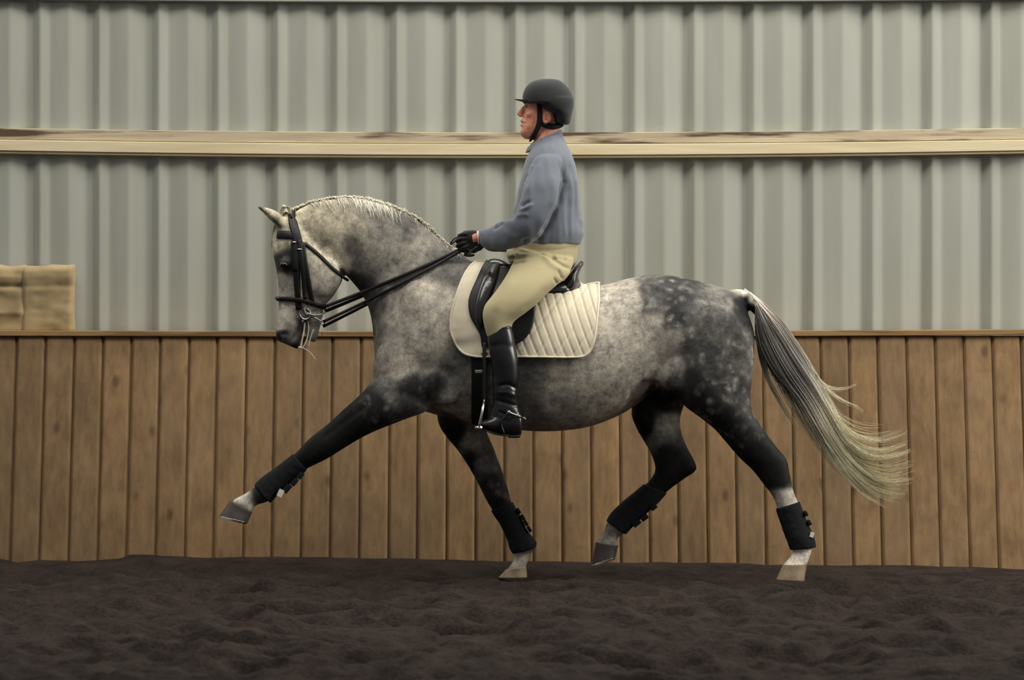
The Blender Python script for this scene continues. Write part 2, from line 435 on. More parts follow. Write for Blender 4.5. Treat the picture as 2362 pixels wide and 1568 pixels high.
def long_board(name, x0, x1, y0, y1, z0, z1, mat, parent, sag=0.0, n=24, bev=0.003):
    """a long board with eased edges that sags along its length; sag(x) in metres"""
    V, Fc = [], []
    prof = [(y0 + bev, z0), (y0, z0 + bev), (y0, z1 - bev), (y0 + bev, z1), (y1, z1), (y1, z0)]
    k = len(prof)
    for i in range(n + 1):
        x = x0 + (x1 - x0) * i / n
        for y, z in prof: V.append((x, y, z + (sag(x) if callable(sag) else 0)))
    for i in range(n):
        for j in range(k): Fc.append((i * k + j, i * k + (j + 1) % k, (i + 1) * k + (j + 1) % k, (i + 1) * k + j))
    Fc += [tuple(range(k)), tuple(range(n * k, n * k + k))]
    return mesh_obj(name, make_mesh(V, Fc), mat, parent, smooth=False)

def build_trim():
    def zrow(py, Y): return W(0, py, Y)[2]
    cap = empty('trim_1', (0, KY, KZ), 'narrow wooden ledge capping the kick wall', kind='structure')
    sagc = lambda x: 0.010 * (x / 2.7) ** 2 * (1.0 if x > 0 else 0.45)
    for a, b in ((-4.9, -1.0), (-0.998, 2.9), (2.902, 4.9)):
        long_board('board', a, b, KY - 0.022, KY + 0.15, KZ - 0.006, KZ + 0.0235, M['board_cap'], cap, sagc)
    girt = empty('trim_2', (0, 1.44, zrow(330, 1.42)), 'pale wooden girt rail across the steel siding', kind='structure')
    sg = lambda x: 0.024 * (x / 2.7) ** 2
    yb = 1.476
    y0 = 1.415
    spans = ((-4.9, 3.2), (3.202, 4.9))
    for a, b in spans:
        long_board('board', a, b, y0 + 0.012, yb, zrow(331, y0), zrow(305, y0), M['board_old'], girt, sg)
    for a, b in ((-4.9, -3.1), (-3.098, 4.9)):
        long_board('board', a, b, y0 - 0.008, yb, zrow(358, y0), zrow(332.5, y0), M['board_new'], girt, sg)
        long_board('board', a, b, y0 + 0.004, yb, zrow(364, y0), zrow(358.6, y0), M['board_new'], girt, sg)
    up = empty('trim_3', (0, 1.44, zrow(0, 1.42)), 'upper girt at the top edge of the view', kind='structure')
    su = lambda x: 0.016 * (x / 2.7) ** 2
    for a, b in ((-4.9, 4.9),):
        long_board('board', a, b, y0, yb, zrow(5, y0), zrow(-55, y0), M['board_grey'], up, su)
build_trim()

# ------------------------------------------------------------------ blanket on the ledge
def build_blanket():
    Y0 = KY + 0.045
    za, zb = KZ + 0.024, W(0, 611, Y0)[2]
    xr, xl = W(171, 0, Y0)[0], W(-150, 0, Y0)[0]
    xm = W(53, 0, Y0)[0]
    root = empty('folded_blanket', (xr - 0.3, Y0 + 0.05, za), 'folded tan blanket lying on the wooden ledge in front of the steel siding', 'blanket')
    def lobe(x0, x1, seed, r=0.03):
        nx, nz = 34, 34; V = []; Fc = []
        # closed soft slab: front and back sheets that meet in rounded edges
        for side in (0, 1):
            for j in range(nz + 1):
                for i in range(nx + 1):
                    u, v = i / nx, j / nz
                    x = x0 + (x1 - x0) * u; z = za + (zb - za) * v
                    ed = min(u, 1 - u) * (x1 - x0); et = (1 - v) * (zb - za)
                    th = 0.055 * math.sqrt(max(1 - (1 - min(ed / r, 1)) ** 2, 0)) * math.sqrt(max(1 - (1 - min(et / r, 1)) ** 2, 0.0))
                    V.append(np.array((x, Y0 + 0.055 + (th if side else -th), z)))
        V = np.array(V); n1 = (nx + 1) * (nz + 1)
        nn = vnoise(V * np.array((9, 9, 16)) + seed, 3) * 0.010 + vnoise(V * np.array((20, 20, 40)) + seed, 5) * 0.003
        V[:n1, 1] += nn[:n1]; V[:, 2] += (vnoise(V * np.array((14, 0, 0)) + seed, 8)) * 0.006 * np.clip((V[:, 2] - za) / 0.3, 0, 1)
        z = V[:n1, 2]
        for zf, dp in ((W(0, 660, Y0)[2], 0.020), (W(0, 722, Y0)[2], -0.008), (W(0, 640, Y0)[2], -0.006)):
            V[:n1, 1] += dp * np.exp(-((z - zf) / 0.012) ** 2) * (1.0 if seed < 5 else 0.3)
        for s in (0, 1):
            o = s * n1
            for j in range(nz):
                for i in range(nx):
                    a = o + j * (nx + 1) + i; q = (a, a + 1, a + nx + 2, a + nx + 1)
                    Fc.append(q if s == 0 else q[::-1])
        Fc += [(i, n1 + i, n1 + i + 1, i + 1) for i in range(nx)]
        return make_mesh(V, Fc)
    mesh_obj('fold', lobe(xm - 0.014, xr, 9.0), M['blanket'], root)
    mesh_obj('fold', lobe(xl, xm + 0.014, 2.0), M['blanket'], root)
build_blanket()

# ------------------------------------------------------------------ horse
TORSO = [  # ax, ay (top), bx, by (bottom), half width
    (868, 742, 868, 862, .09), (885, 700, 885, 893, .155), (910, 662, 910, 916, .195), (950, 625, 950, 938, .222), (1000, 606, 1000, 955, .238),
    (1050, 600, 1050, 967, .250), (1100, 606, 1100, 977, .260), (1150, 622, 1150, 985, .270), (1200, 638, 1200, 992, .280), (1250, 650, 1250, 995, .290),
    (1300, 657, 1300, 993, .295), (1350, 661, 1350, 986, .297), (1400, 655, 1400, 970, .295), (1450, 642, 1450, 946, .290), (1500, 634, 1500, 910, .285),
    (1550, 636, 1550, 885, .275), (1600, 645, 1600, 885, .262), (1650, 659, 1650, 890, .235), (1690, 672, 1690, 885, .195), (1718, 705, 1718, 870, .14), (1738, 760, 1738, 835, .07)]
NECK = [(678, 490, 750, 610, .055), (694, 480, 775, 618, .068), (722, 468, 793, 632, .078), (770, 459, 812, 650, .086), (830, 459, 832, 675, .096), (898, 478, 849, 708, .108),
        (955, 503, 858, 745, .128), (1012, 548, 862, 792, .155), (1062, 588, 868, 845, .185), (1090, 602, 900, 890, .20)]
HEAD = [(660, 486, 722, 552, .045), (641, 503, 762, 598, .082), (629, 532, 786, 628, .098), (626, 565, 790, 645, .102), (633, 600, 782, 662, .098), (640, 640, 768, 684, .085),
        (642, 675, 752, 702, .068), (642, 705, 744, 722, .060), (641, 728, 738, 742, .058)]
MUZZ = [(642, 695, 715, 715, .056), (641, 722, 704, 738, .058), (638, 748, 699, 762, .060), (636, 770, 694, 784, .056), (640, 785, 692, 798, .046), (652, 790, 688, 806, .030)]
CHIN = [(690, 700, 746, 722, .052), (698, 725, 742, 742, .046), (702, 748, 737, 760, .042), (704, 768, 733, 777, .036), (709, 784, 727, 790, .024)]
FN = [(905, 780, 1050, 890, .085, -.13), (868, 858, 990, 945, .085, -.155), (838, 902, 932, 968, .076, -.17), (791, 945, 853, 1000, .063, -.18), (754, 979, 800, 1030, .053, -.185),
      (716, 1009, 757, 1057, .047, -.19), (690, 1036, 724, 1073, .046, -.19), (669, 1056, 701, 1086, .036, -.19), (638, 1081, 668, 1110, .031, -.19), (608, 1104, 641, 1136, .033, -.19),
      (586, 1124, 619, 1156, .039, -.19), (561, 1140, 592, 1165, .032, -.19), (540, 1151, 584, 1177, .042, -.19), (534, 1158, 580, 1184, .040, -.19)]
FF = [(1000, 890, 1130, 915, .085, .14), (1010, 972, 1122, 985, .075, .155), (1030, 1008, 1130, 1012, .066, .17), (1055, 1038, 1138, 1030, .059, .175), (1078, 1072, 1150, 1062, .053, .18),
      (1101, 1113, 1164, 1102, .047, .18), (1124, 1158, 1175, 1138, .045, .18), (1139, 1182, 1181, 1162, .037, .18), (1155, 1208, 1196, 1190, .031, .18), (1170, 1237, 1211, 1220, .032, .18),
      (1180, 1268, 1233, 1254, .039, .18), (1185, 1290, 1226, 1277, .032, .18), (1172, 1310, 1214, 1303, .041, .18), (1167, 1318, 1213, 1314, .041, .18)]
HN = [(1500, 720, 1728, 735, .12, -.12), (1515, 820, 1739, 815, .125, -.135), (1545, 885, 1736, 868, .112, -.15), (1576, 933, 1731, 908, .098, -.16), (1611, 960, 1735, 945, .083, -.165),
      (1643, 986, 1752, 977, .067, -.17), (1675, 1023, 1773, 1006, .056, -.17), (1707, 1058, 1796, 1036, .051, -.17), (1735, 1084, 1815, 1060, .047, -.17), (1758, 1113, 1823, 1098, .042, -.17),
      (1782, 1145, 1832, 1136, .035, -.17), (1795, 1180, 1844, 1164, .032, -.17), (1806, 1215, 1857, 1200, .033, -.17), (1820, 1248, 1876, 1242, .041, -.17), (1828, 1275, 1872, 1272, .034, -.17),
      (1808, 1300, 1862, 1300, .042, -.17), (1804, 1308, 1858, 1308, .043, -.17)]
HF = [(1475, 790, 1640, 790, .105, .12), (1460, 885, 1602, 875, .10, .13), (1456, 952, 1576, 940, .082, .14), (1468, 988, 1569, 972, .067, .145), (1484, 1016, 1574, 1003, .057, .15),
      (1499, 1042, 1587, 1034, .051, .15), (1507, 1062, 1600, 1058, .047, .15), (1511, 1082, 1607, 1083, .045, .15), (1504, 1099, 1579, 1104, .041, .15), (1490, 1115, 1545, 1129, .036, .15),
      (1468, 1134, 1516, 1157, .032, .15), (1440, 1157, 1485, 1184, .031, .15), (1413, 1183, 1458, 1210, .034, .15), (1399, 1207, 1438, 1232, .039, .15), (1390, 1230, 1424, 1242, .032, .15),
      (1376, 1247, 1424, 1256, .041, .15), (1373, 1255, 1422, 1263, .041, .15)]

def ear(base, tip, wid, Y, dY, flat=0.5):
    """leaf-shaped ear from base to tip (pixels), with a hollow cut later by the fold tool"""
    b, t = np.array(base, float), np.array(tip, float); ax = t - b; n = np.array((-ax[1], ax[0])) / np.linalg.norm(ax)
    st = []
    for s, k in ((-0.15, .72), (0.0, .85), (0.2, 1.0), (0.4, .95), (0.6, .75), (0.8, .45), (0.93, .22), (1.0, .08)):
        c = b + ax * s + n * (math.sin(s * 3.1) * 3); hw = wid * k
        st.append((*(c + n * hw), *(c - n * hw), hw * flat * 2 * D / F * 0.9 + 0.002, Y + dY * s))
    return loft(st, sub=3, seg=18)

def horse_parts():
    P = [loft(TORSO, seg=48, power=2.15), loft(NECK, seg=40), loft(HEAD, seg=36, power=2.2), loft(MUZZ, seg=28, power=2.2), loft(CHIN, seg=24),
         loft(FN), loft(FF), loft(HN, seg=36), loft(HF)]
    for s in (-1, 1):
        P.append(pball(748, 640, .062 * s, 40, 46, .036, 0.3))         # cheek (jowl)
        P.append(pball(662, 606, .088 * s, 17, 13, .020))              # brow and lids round the eye
        P.append(pball(690, 655, .070 * s, 9, 55, .016, -0.22))        # facial crest
        P.append(pball(652, 770, .044 * s, 14, 15, .018))              # nostril wing
        P.append(pball(930, 835, .170 * s, 66, 84, .055, 0.5))          # point of shoulder
        P.append(pball(985, 745, .172 * s, 56, 100, .05, -0.35))       # shoulder blade
        P.append(pball(1020, 885, .188 * s, 60, 48, .05))              # triceps
        P.append(pball(1640, 790, .20 * s, 85, 90, .06))               # haunch
        P.append(pball(1565, 850, .195 * s, 70, 58, .055, 0.6))         # stifle
        P.append(pball(1505, 672, .16 * s, 45, 22, .05))               # point of hip
    P.append(ear((650, 514), (592, 476), 14, -.055, -.035, 0.5))
    P.append(ear((668, 508), (650, 470), 14, .055, .02, 0.6))
    P.append(tube([W(1640, 700), W(1684, 688), W(1715, 688), W(1740, 703), W(1757, 735), W(1768, 790)], [.060, .046, .042, .036, .024, .010], ysc=.75))  # dock
    return P

horse_me = remesh(horse_parts(), 0.0078, smooth=9, fac=0.5)
folds(horse_me, [
    ([(668, 792), (683, 772), (694, 750), (700, 728)], 4.5, -.008),          # mouth
    ([(646, 772), (655, 768), (664, 774)], 5, -.014),                       # nostril
    ([(1452, 940), (1462, 905), (1485, 886), (1525, 890), (1560, 912)], 9, -.016),   # flank fold
    ([(640, 523), (620, 503), (600, 482)], 4, -.006),
    ([(800, 640), (770, 585), (742, 560)], 13, -.010),                      # groove behind the jaw
    ([(1010, 640), (960, 720), (930, 800)], 26, -.004),                     # front edge of shoulder
    ([(1045, 760), (1060, 850), (1000, 920)], 18, -.009),                   # behind the shoulder
    ([(900, 900), (955, 915), (1000, 945)], 10, -.006),
    ([(855, 930), (790, 975), (735, 1020)], 7, -.005),
    ([(1640, 985), (1700, 1040), (1745, 1080)], 6, -.005),
    ([(1690, 760), (1705, 850), (1690, 930)], 16, -.010),                   # hamstring groove
    ([(930, 600), (880, 640), (862, 690)], 16, -.008),                      # jugular groove
    ([(1250, 930), (1330, 955), (1400, 935)], 14, -.003),
])
# ---- coat colour: light dapple grey with dark legs, points and quarters (colour samples over the body, some shade included, interpolated)
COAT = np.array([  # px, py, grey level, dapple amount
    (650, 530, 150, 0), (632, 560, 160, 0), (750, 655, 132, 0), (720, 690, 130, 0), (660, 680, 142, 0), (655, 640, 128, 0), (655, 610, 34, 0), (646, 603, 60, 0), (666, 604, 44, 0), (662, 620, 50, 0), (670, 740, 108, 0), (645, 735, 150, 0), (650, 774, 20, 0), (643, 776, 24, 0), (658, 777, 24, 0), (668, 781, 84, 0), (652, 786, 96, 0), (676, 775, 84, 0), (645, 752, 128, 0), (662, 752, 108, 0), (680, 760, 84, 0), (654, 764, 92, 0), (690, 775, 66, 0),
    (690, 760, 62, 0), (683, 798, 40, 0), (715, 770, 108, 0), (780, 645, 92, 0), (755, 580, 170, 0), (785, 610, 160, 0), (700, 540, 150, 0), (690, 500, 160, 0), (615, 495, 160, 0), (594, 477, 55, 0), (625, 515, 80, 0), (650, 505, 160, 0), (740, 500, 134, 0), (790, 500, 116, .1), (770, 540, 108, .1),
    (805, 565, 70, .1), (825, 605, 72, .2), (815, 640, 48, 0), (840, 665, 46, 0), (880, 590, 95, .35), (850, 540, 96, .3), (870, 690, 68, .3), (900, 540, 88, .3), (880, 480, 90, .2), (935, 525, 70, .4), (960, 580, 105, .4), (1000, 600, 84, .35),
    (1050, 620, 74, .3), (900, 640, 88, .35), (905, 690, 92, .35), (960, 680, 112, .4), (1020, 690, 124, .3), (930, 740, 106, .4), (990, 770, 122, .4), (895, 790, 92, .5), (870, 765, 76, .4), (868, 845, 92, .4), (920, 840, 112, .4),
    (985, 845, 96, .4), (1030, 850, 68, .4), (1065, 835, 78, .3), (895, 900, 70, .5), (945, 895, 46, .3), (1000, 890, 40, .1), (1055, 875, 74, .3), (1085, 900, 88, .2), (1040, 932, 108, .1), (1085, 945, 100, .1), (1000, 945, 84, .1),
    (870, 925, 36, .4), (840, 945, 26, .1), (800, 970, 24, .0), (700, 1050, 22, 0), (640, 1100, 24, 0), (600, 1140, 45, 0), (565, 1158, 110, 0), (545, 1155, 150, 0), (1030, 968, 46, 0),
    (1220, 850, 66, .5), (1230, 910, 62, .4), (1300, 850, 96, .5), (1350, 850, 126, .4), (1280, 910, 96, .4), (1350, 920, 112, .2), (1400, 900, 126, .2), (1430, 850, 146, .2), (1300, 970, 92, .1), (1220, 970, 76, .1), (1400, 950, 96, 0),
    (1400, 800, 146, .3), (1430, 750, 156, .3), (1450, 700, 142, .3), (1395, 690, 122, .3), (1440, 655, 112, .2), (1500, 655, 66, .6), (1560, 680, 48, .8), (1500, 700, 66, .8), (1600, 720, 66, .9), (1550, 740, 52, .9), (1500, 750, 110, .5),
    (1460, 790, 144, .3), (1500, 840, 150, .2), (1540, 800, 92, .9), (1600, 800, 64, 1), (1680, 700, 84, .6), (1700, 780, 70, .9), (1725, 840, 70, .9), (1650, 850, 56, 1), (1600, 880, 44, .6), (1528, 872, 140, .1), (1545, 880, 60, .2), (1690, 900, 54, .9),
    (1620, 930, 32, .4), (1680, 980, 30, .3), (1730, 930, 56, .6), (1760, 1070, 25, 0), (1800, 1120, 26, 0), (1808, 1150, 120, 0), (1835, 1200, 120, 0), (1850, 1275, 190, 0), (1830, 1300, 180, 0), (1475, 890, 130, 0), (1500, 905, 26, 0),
    (1490, 980, 26, .1), (1540, 980, 98, .2), (1520, 1010, 80, .1), (1545, 930, 30, .1), (1560, 1050, 34, 0), (1590, 1075, 24, 0), (1520, 1120, 26, 0), (1450, 1180, 40, 0), (1410, 1230, 100, 0), (1040, 1000, 26, 0), (1090, 1015, 92, .2), (1115, 1065, 76, .3), (1085, 1070, 24, 0), (1150, 1110, 40, .4), (1160, 1180, 26, 0),  # far-leg grey streaks raised to offset the shade they stand in
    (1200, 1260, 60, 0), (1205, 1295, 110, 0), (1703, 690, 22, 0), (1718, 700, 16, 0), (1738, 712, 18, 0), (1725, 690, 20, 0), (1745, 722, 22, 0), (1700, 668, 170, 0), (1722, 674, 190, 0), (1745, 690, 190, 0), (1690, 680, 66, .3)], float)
COAT[:, 2] += 32 * np.exp(-(((COAT[:, 0] - 1320) / 130) ** 2 + ((COAT[:, 1] - 925) / 55) ** 2)) * (COAT[:, 2] > 50)  # lightens the belly samples to offset the shade under the barrel
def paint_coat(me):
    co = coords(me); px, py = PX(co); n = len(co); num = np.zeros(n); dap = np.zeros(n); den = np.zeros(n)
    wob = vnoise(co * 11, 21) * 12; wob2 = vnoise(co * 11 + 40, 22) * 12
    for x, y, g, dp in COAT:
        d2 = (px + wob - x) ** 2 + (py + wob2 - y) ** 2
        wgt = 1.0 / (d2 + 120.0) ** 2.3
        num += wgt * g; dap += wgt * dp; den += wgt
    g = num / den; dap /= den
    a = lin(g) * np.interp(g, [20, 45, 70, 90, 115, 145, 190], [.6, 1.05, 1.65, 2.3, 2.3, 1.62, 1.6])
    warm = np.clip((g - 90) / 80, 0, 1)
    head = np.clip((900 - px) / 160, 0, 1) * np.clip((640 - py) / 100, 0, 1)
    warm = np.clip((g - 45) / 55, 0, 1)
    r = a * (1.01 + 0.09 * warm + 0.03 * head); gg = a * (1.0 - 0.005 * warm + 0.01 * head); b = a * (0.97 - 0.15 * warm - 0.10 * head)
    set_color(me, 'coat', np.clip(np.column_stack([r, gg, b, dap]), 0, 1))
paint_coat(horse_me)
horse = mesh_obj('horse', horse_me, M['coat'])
tag(horse, 'dapple grey horse in an extended trot carrying the rider past the kick wall', 'horse')

BV = BVHTree.FromPolygons([tuple(v) for v in coords(horse_me)], [tuple(p.vertices) for p in horse_me.polygons])
CAM = Vector((0, -D, H))
def hit(px, py, fallback=0.0):
    """camera-side surface point of the horse seen at a pixel"""
    d = (Vector(W(px, py, 0)) - CAM).normalized(); r = BV.ray_cast(CAM, d)
    if r[0] is None: return np.array(W(px, py, fallback)), np.array((0, -1.0, 0.2))
    n = np.array(r[1]); return np.array(r[0]), n

# hooves and shoes
def hoof(cor, sole, Y, h0, h1, mat, shoe=True, drop=5):
    (ax, ay, bx, by), (cx, cy, dx, dy) = cor, sole
    st = [(ax, ay, bx, by, h0, Y), (ax * .97 + cx * .03, ay * .97 + cy * .03, bx * .97 + dx * .03, by * .97 + dy * .03, h0 + .003, Y)]
    for t in (.35, .7, 1.0):
        st.append((ax + (cx - ax) * t, ay + (cy - ay) * t, bx + (dx - bx) * t, by + (dy - by) * t, h0 + (h1 - h0) * t, Y))
    v, f = loft(st, sub=3, seg=24, power=2.3)
    o = mesh_obj('hoof', make_mesh(v, f), mat, horse)
    if shoe:
        n = np.array((cx - ax + dx - bx, cy - ay + dy - by)); n = n / np.linalg.norm(n) * drop
        v, f = loft([(cx + n[0] * k, cy + n[1] * k, dx + n[0] * k, dy + n[1] * k, h1 + .001, Y) for k in (-.1, .0, .9, 1.0)], sub=1, seg=24, power=2.3)
        s = mesh_obj('horseshoe', make_mesh(v, f), M['steel'], o)
    return o
hoof((531, 1153, 582, 1181), (507, 1188, 572, 1204), -.19, .043, .056, M['hoof'])
hoof((1168, 1312, 1214, 1306), (1150, 1331, 1216, 1331), .18, .043, .055, M['hoof_pale'], False)
hoof((1806, 1302, 1861, 1300), (1790, 1337, 1855, 1340), -.17, .044, .056, M['hoof_pale'], False)
hoof((1374, 1250, 1426, 1258), (1366, 1300, 1420, 1284), .15, .043, .054, M['hoof'])
# eyes
for s in (-1, 1):
    e = W(655, 611, -.094)
    mesh_obj('eye', make_mesh(*ball((e[0], e[1] * -s, e[2]), (.021, .017, .017))), M['eye'], horse)

# ---- hair
def strands(name, S, R, col, mat, parent, tip=0.25):
    """S (n,m,3) strand points, R radius, col (n,m,3): one mesh of fine three-sided strands"""
    S = np.asarray(S, float); n, m, _ = S.shape
    T = np.gradient(S, axis=1); T /= np.linalg.norm(T, axis=2)[:, :, None] + 1e-9
    A = np.cross(T, np.array((0.3, 0.9, 0.31))); A /= np.linalg.norm(A, axis=2)[:, :, None] + 1e-9; B = np.cross(T, A)
    rr = R * np.interp(np.linspace(0, 1, m), [0, .1, .6, 1], [.7, 1, 1, tip])[None, :, None]
    V = np.stack([S + rr * (A * math.cos(a) + B * math.sin(a)) for a in (0, 2.094, 4.189)], axis=2).reshape(-1, 3)
    base = (np.arange(n)[:, None] * m + np.arange(m - 1)[None, :]) * 3
    Fc = np.stack([np.stack([base + k, base + (k + 1) % 3, base + 3 + (k + 1) % 3, base + 3 + k], -1) for k in range(3)], 2).reshape(-1, 4)
    me = bpy.data.meshes.new(name); me.from_pydata(V.tolist(), [], Fc.tolist())
    c = np.repeat(np.asarray(col, float).reshape(-1, 3), 3, axis=0)
    set_color(me, 'tone', np.column_stack([c, np.ones(len(c))]))
    return mesh_obj(name, me, mat, parent)
def resample(P, m):
    P = catmull(P, 8); d = np.concatenate([[0], np.cumsum(np.linalg.norm(np.diff(P, axis=0), axis=1))]); t = np.linspace(0, d[-1], m)
    return np.column_stack([np.interp(t, d, P[:, k]) for k in range(P.shape[1])])

def build_tail():
    G = [  # guide locks, pixels + depth, from the dock outwards, ordered from the inner edge to the outer edge; share of the hair
        ([(1748, 722, -.02), (1750, 790, -.03), (1766, 860, -.03), (1795, 920, -.02), (1828, 975, -.02), (1850, 1005, -.02)], .16),
        ([(1746, 714, -.02), (1757, 790, -.03), (1792, 860, -.03), (1838, 912, -.03), (1874, 970, -.02), (1904, 1025, 0), (1947, 1090, .0), (1998, 1142, .0), (2046, 1170, .0)], .75),
        ([(1746, 706, -.02), (1770, 780, -.04), (1815, 865, -.04), (1857, 925, -.03), (1892, 985, -.02), (1927, 1040, 0), (1977, 1100, .01), (2032, 1136, .02), (2086, 1142, .02)], 1.2),
        ([(1744, 698, -.01), (1782, 775, -.04), (1830, 860, -.04), (1872, 922, -.03), (1906, 983, -.02), (1947, 1045, 0), (2000, 1093, .01), (2052, 1110, .01), (2108, 1100, .02)], 1.2),
        ([(1738, 686, 0), (1787, 748, -.03), (1840, 832, -.03), (1885, 900, -.02), (1918, 960, -.01), (1952, 1015, 0), (2000, 1052, .01), (2052, 1056, .01), (2106, 1036, .02)], .8),
        ([(1728, 675, 0), (1790, 738, -.02), (1845, 816, -.02), (1882, 882, -.01), (1911, 932, 0), (1942, 985, .0), (1988, 1012, .01), (2040, 1015, .01), (2088, 996, .02)], .32),
        ([(1720, 669, .01), (1790, 732, 0), (1846, 808, 0), (1882, 866, 0), (1907, 897, 0), (1945, 925, .0), (1980, 938, .0), (2000, 962, .01)], .08),
        ([(1718, 667, .01), (1790, 728, 0), (1846, 804, 0), (1881, 864, 0), (1905, 890, 0), (1935, 898, .0), (1965, 892, .0), (1982, 882, .01)], .07)]
    m = 22; GP = [resample(g, m) for g, _ in G]; wt = np.array([w_ for _, w_ in G]); wt /= wt.sum()
    S, Cc = [], []
    for i in range(1900):
        k = int(RNG.choice(len(G), p=wt)); j = k
        j = min(max(k + int(RNG.integers(-1, 2)), 0), len(G) - 1)
        if k >= 6: j = k
        t = RNG.choice([.0, .12, .3, .45]) + RNG.normal() * .03
        P = GP[k] * (1 - t) + GP[j] * t
        s = np.linspace(0, 1, m); L = RNG.uniform(.62, 1.0) if k < 4 else RNG.uniform(.75, 1.0)
        if k == 0: L = RNG.uniform(.5, 1.0)
        P = np.column_stack([np.interp(s * L, s, P[:, q]) for q in range(3)])
        sp = np.interp(s, [0, .15, .5, 1], [2.0, 4.5, 6, 5]) * (1.0 if 0 < k < 6 else .5)
        P[:, 0] += RNG.normal() * sp; P[:, 1] += RNG.normal() * sp * .6; P[:, 2] += RNG.normal() * .020 * np.interp(s, [0, .2, 1], [.5, 1, 1.3])
        ph = RNG.uniform(0, 6.28); P[:, 1] += 2.0 * np.sin(s * RNG.uniform(5, 11) + ph) * s
        S.append([W(*p) for p in P])
        low = np.clip(1 - k / 2.5, 0, 1); g0 = RNG.uniform(74, 138) - 36 * low + (40 if k >= 4 else 0); g1 = RNG.uniform(180, 232)
        v = np.interp(s * L, [0, .10, .18, .34, .52, 1], [245 if k >= 3 else 120, 225 if k >= 4 else g0, g0 + 15, g0, g1, g1])
        Cc.append(np.column_stack([lin(v), lin(v * .955), lin(v * np.interp(s * L, [0, .4, .6, 1], [.90, .89, .80, .74]))]))
    strands('tail', S, .0015, Cc, M['hair'], horse)
build_tail()

def build_mane():
    crest = resample([(676, 484), (694, 476), (722, 465), (770, 456), (830, 456), (898, 474), (945, 494), (975, 512), (1005, 540), (1040, 570), (1075, 596)], 200)
    S, Cc = [], []; m = 9
    def add(root, P, g):
        S.append(P); Cc.append(np.tile(np.column_stack([lin(g), lin(g * .97), lin(g * .88)]), (m, 1)))
    for i in range(1300):
        u = RNG.uniform(); q = crest[int(u * 199)]; x, y = q + RNG.normal(size=2) * (2.5, 1.0)
        # most of the mane falls over to the far side
        Ln = RNG.uniform(25, 110) * (1 if x > 700 else .5); Yc = RNG.uniform(-.012, .015)
        s = np.linspace(0, 1, m); lean = RNG.normal(6, 10)
        Q = [W(x + lean * t, y - (5 if x < 930 else 3) * math.sin(min(t * 5, 3.14)) + Ln * t * t, Yc + (.09 + .0012 * max(x - 800, 0)) * (1 - (1 - t) ** 2) + .012) for t in s]
        add(q, Q, RNG.uniform(218, 248))  # far strands paler, painting a bright rim of light along the crest
    for i in range(250):
        # short wisps lying over the near side of the crest
        xq = RNG.normal(855, 45) if RNG.uniform() < .62 else RNG.uniform(700, 1060)
        k = int(np.argmin(np.abs(crest[:, 0] - xq))); x, y = crest[k] + RNG.normal(size=2) * (2, 1)
        big = 740 < x < 915; Ln = RNG.uniform(12, 46) * (1.0 if big else .38); lean = RNG.normal(14 if big else 7, 7)
        Q = []
        for t in np.linspace(0, 1, m):
            pxx, pyy = x + lean * t, y - 3 * math.sin(min(t * 4, 3.14)) + 2 + Ln * t ** 1.3
            p, n = hit(pxx, max(pyy, y + 3)); 
            if t < .12: p = W(pxx, pyy, -.005)
            Q.append(p + n * .004)
        add(None, Q, RNG.uniform(165, 226))
    strands('mane', S, .0017, Cc, M['hair'], horse)
    # forelock tuft between the ears
    S, Cc = [], []
    for i in range(260):
        a = RNG.uniform(-1, 1); b = RNG.uniform(-.03, .03); e = RNG.uniform(.75, 1.05)
        pts = [(672, 502), (664 + 6 * a, 478 - 2 * e), (652 + 5 * a, 482 * 1.0), (645 + 4 * a, 496 + 10 * e)]
        if i % 3 == 0: pts = [(668, 498), (655 + 3 * a, 492), (636 + 3 * a, 515), (627 + 3 * a, 545 + 25 * e)]
        P = resample([(x_, y_, b - (.02 if i % 3 else 0)) for x_, y_ in pts], m)
        S.append([W(*p) for p in P]); g = RNG.uniform(180, 226); Cc.append(np.tile(np.column_stack([lin(g), lin(g * .97), lin(g * .84)]), (m, 1)))
    strands('forelock', S, .0016, Cc, M['hair'], horse)
    # whiskers and foam drips at the mouth
    V = []
    for pts, r in (([(703, 745), (701, 765), (697, 785), (694, 803)], .0035), ([(711, 742), (712, 762), (707, 785), (700, 800)], .003), ([(723, 760), (716, 780), (712, 798)], .0025),
                   ([(694, 801), (706, 806), (718, 816), (727, 828)], .0022), ([(700, 732), (698, 741)], .005), ([(707, 727), (708, 733)], .005), ([(695, 802), (690, 801)], .005)):
        V.append(tube([W(x, y, -.048) for x, y in pts], [r] * len(pts), seg=8))
    mesh_obj('foam', make_mesh(*join(V)), M['foam'], horse)
build_mane()

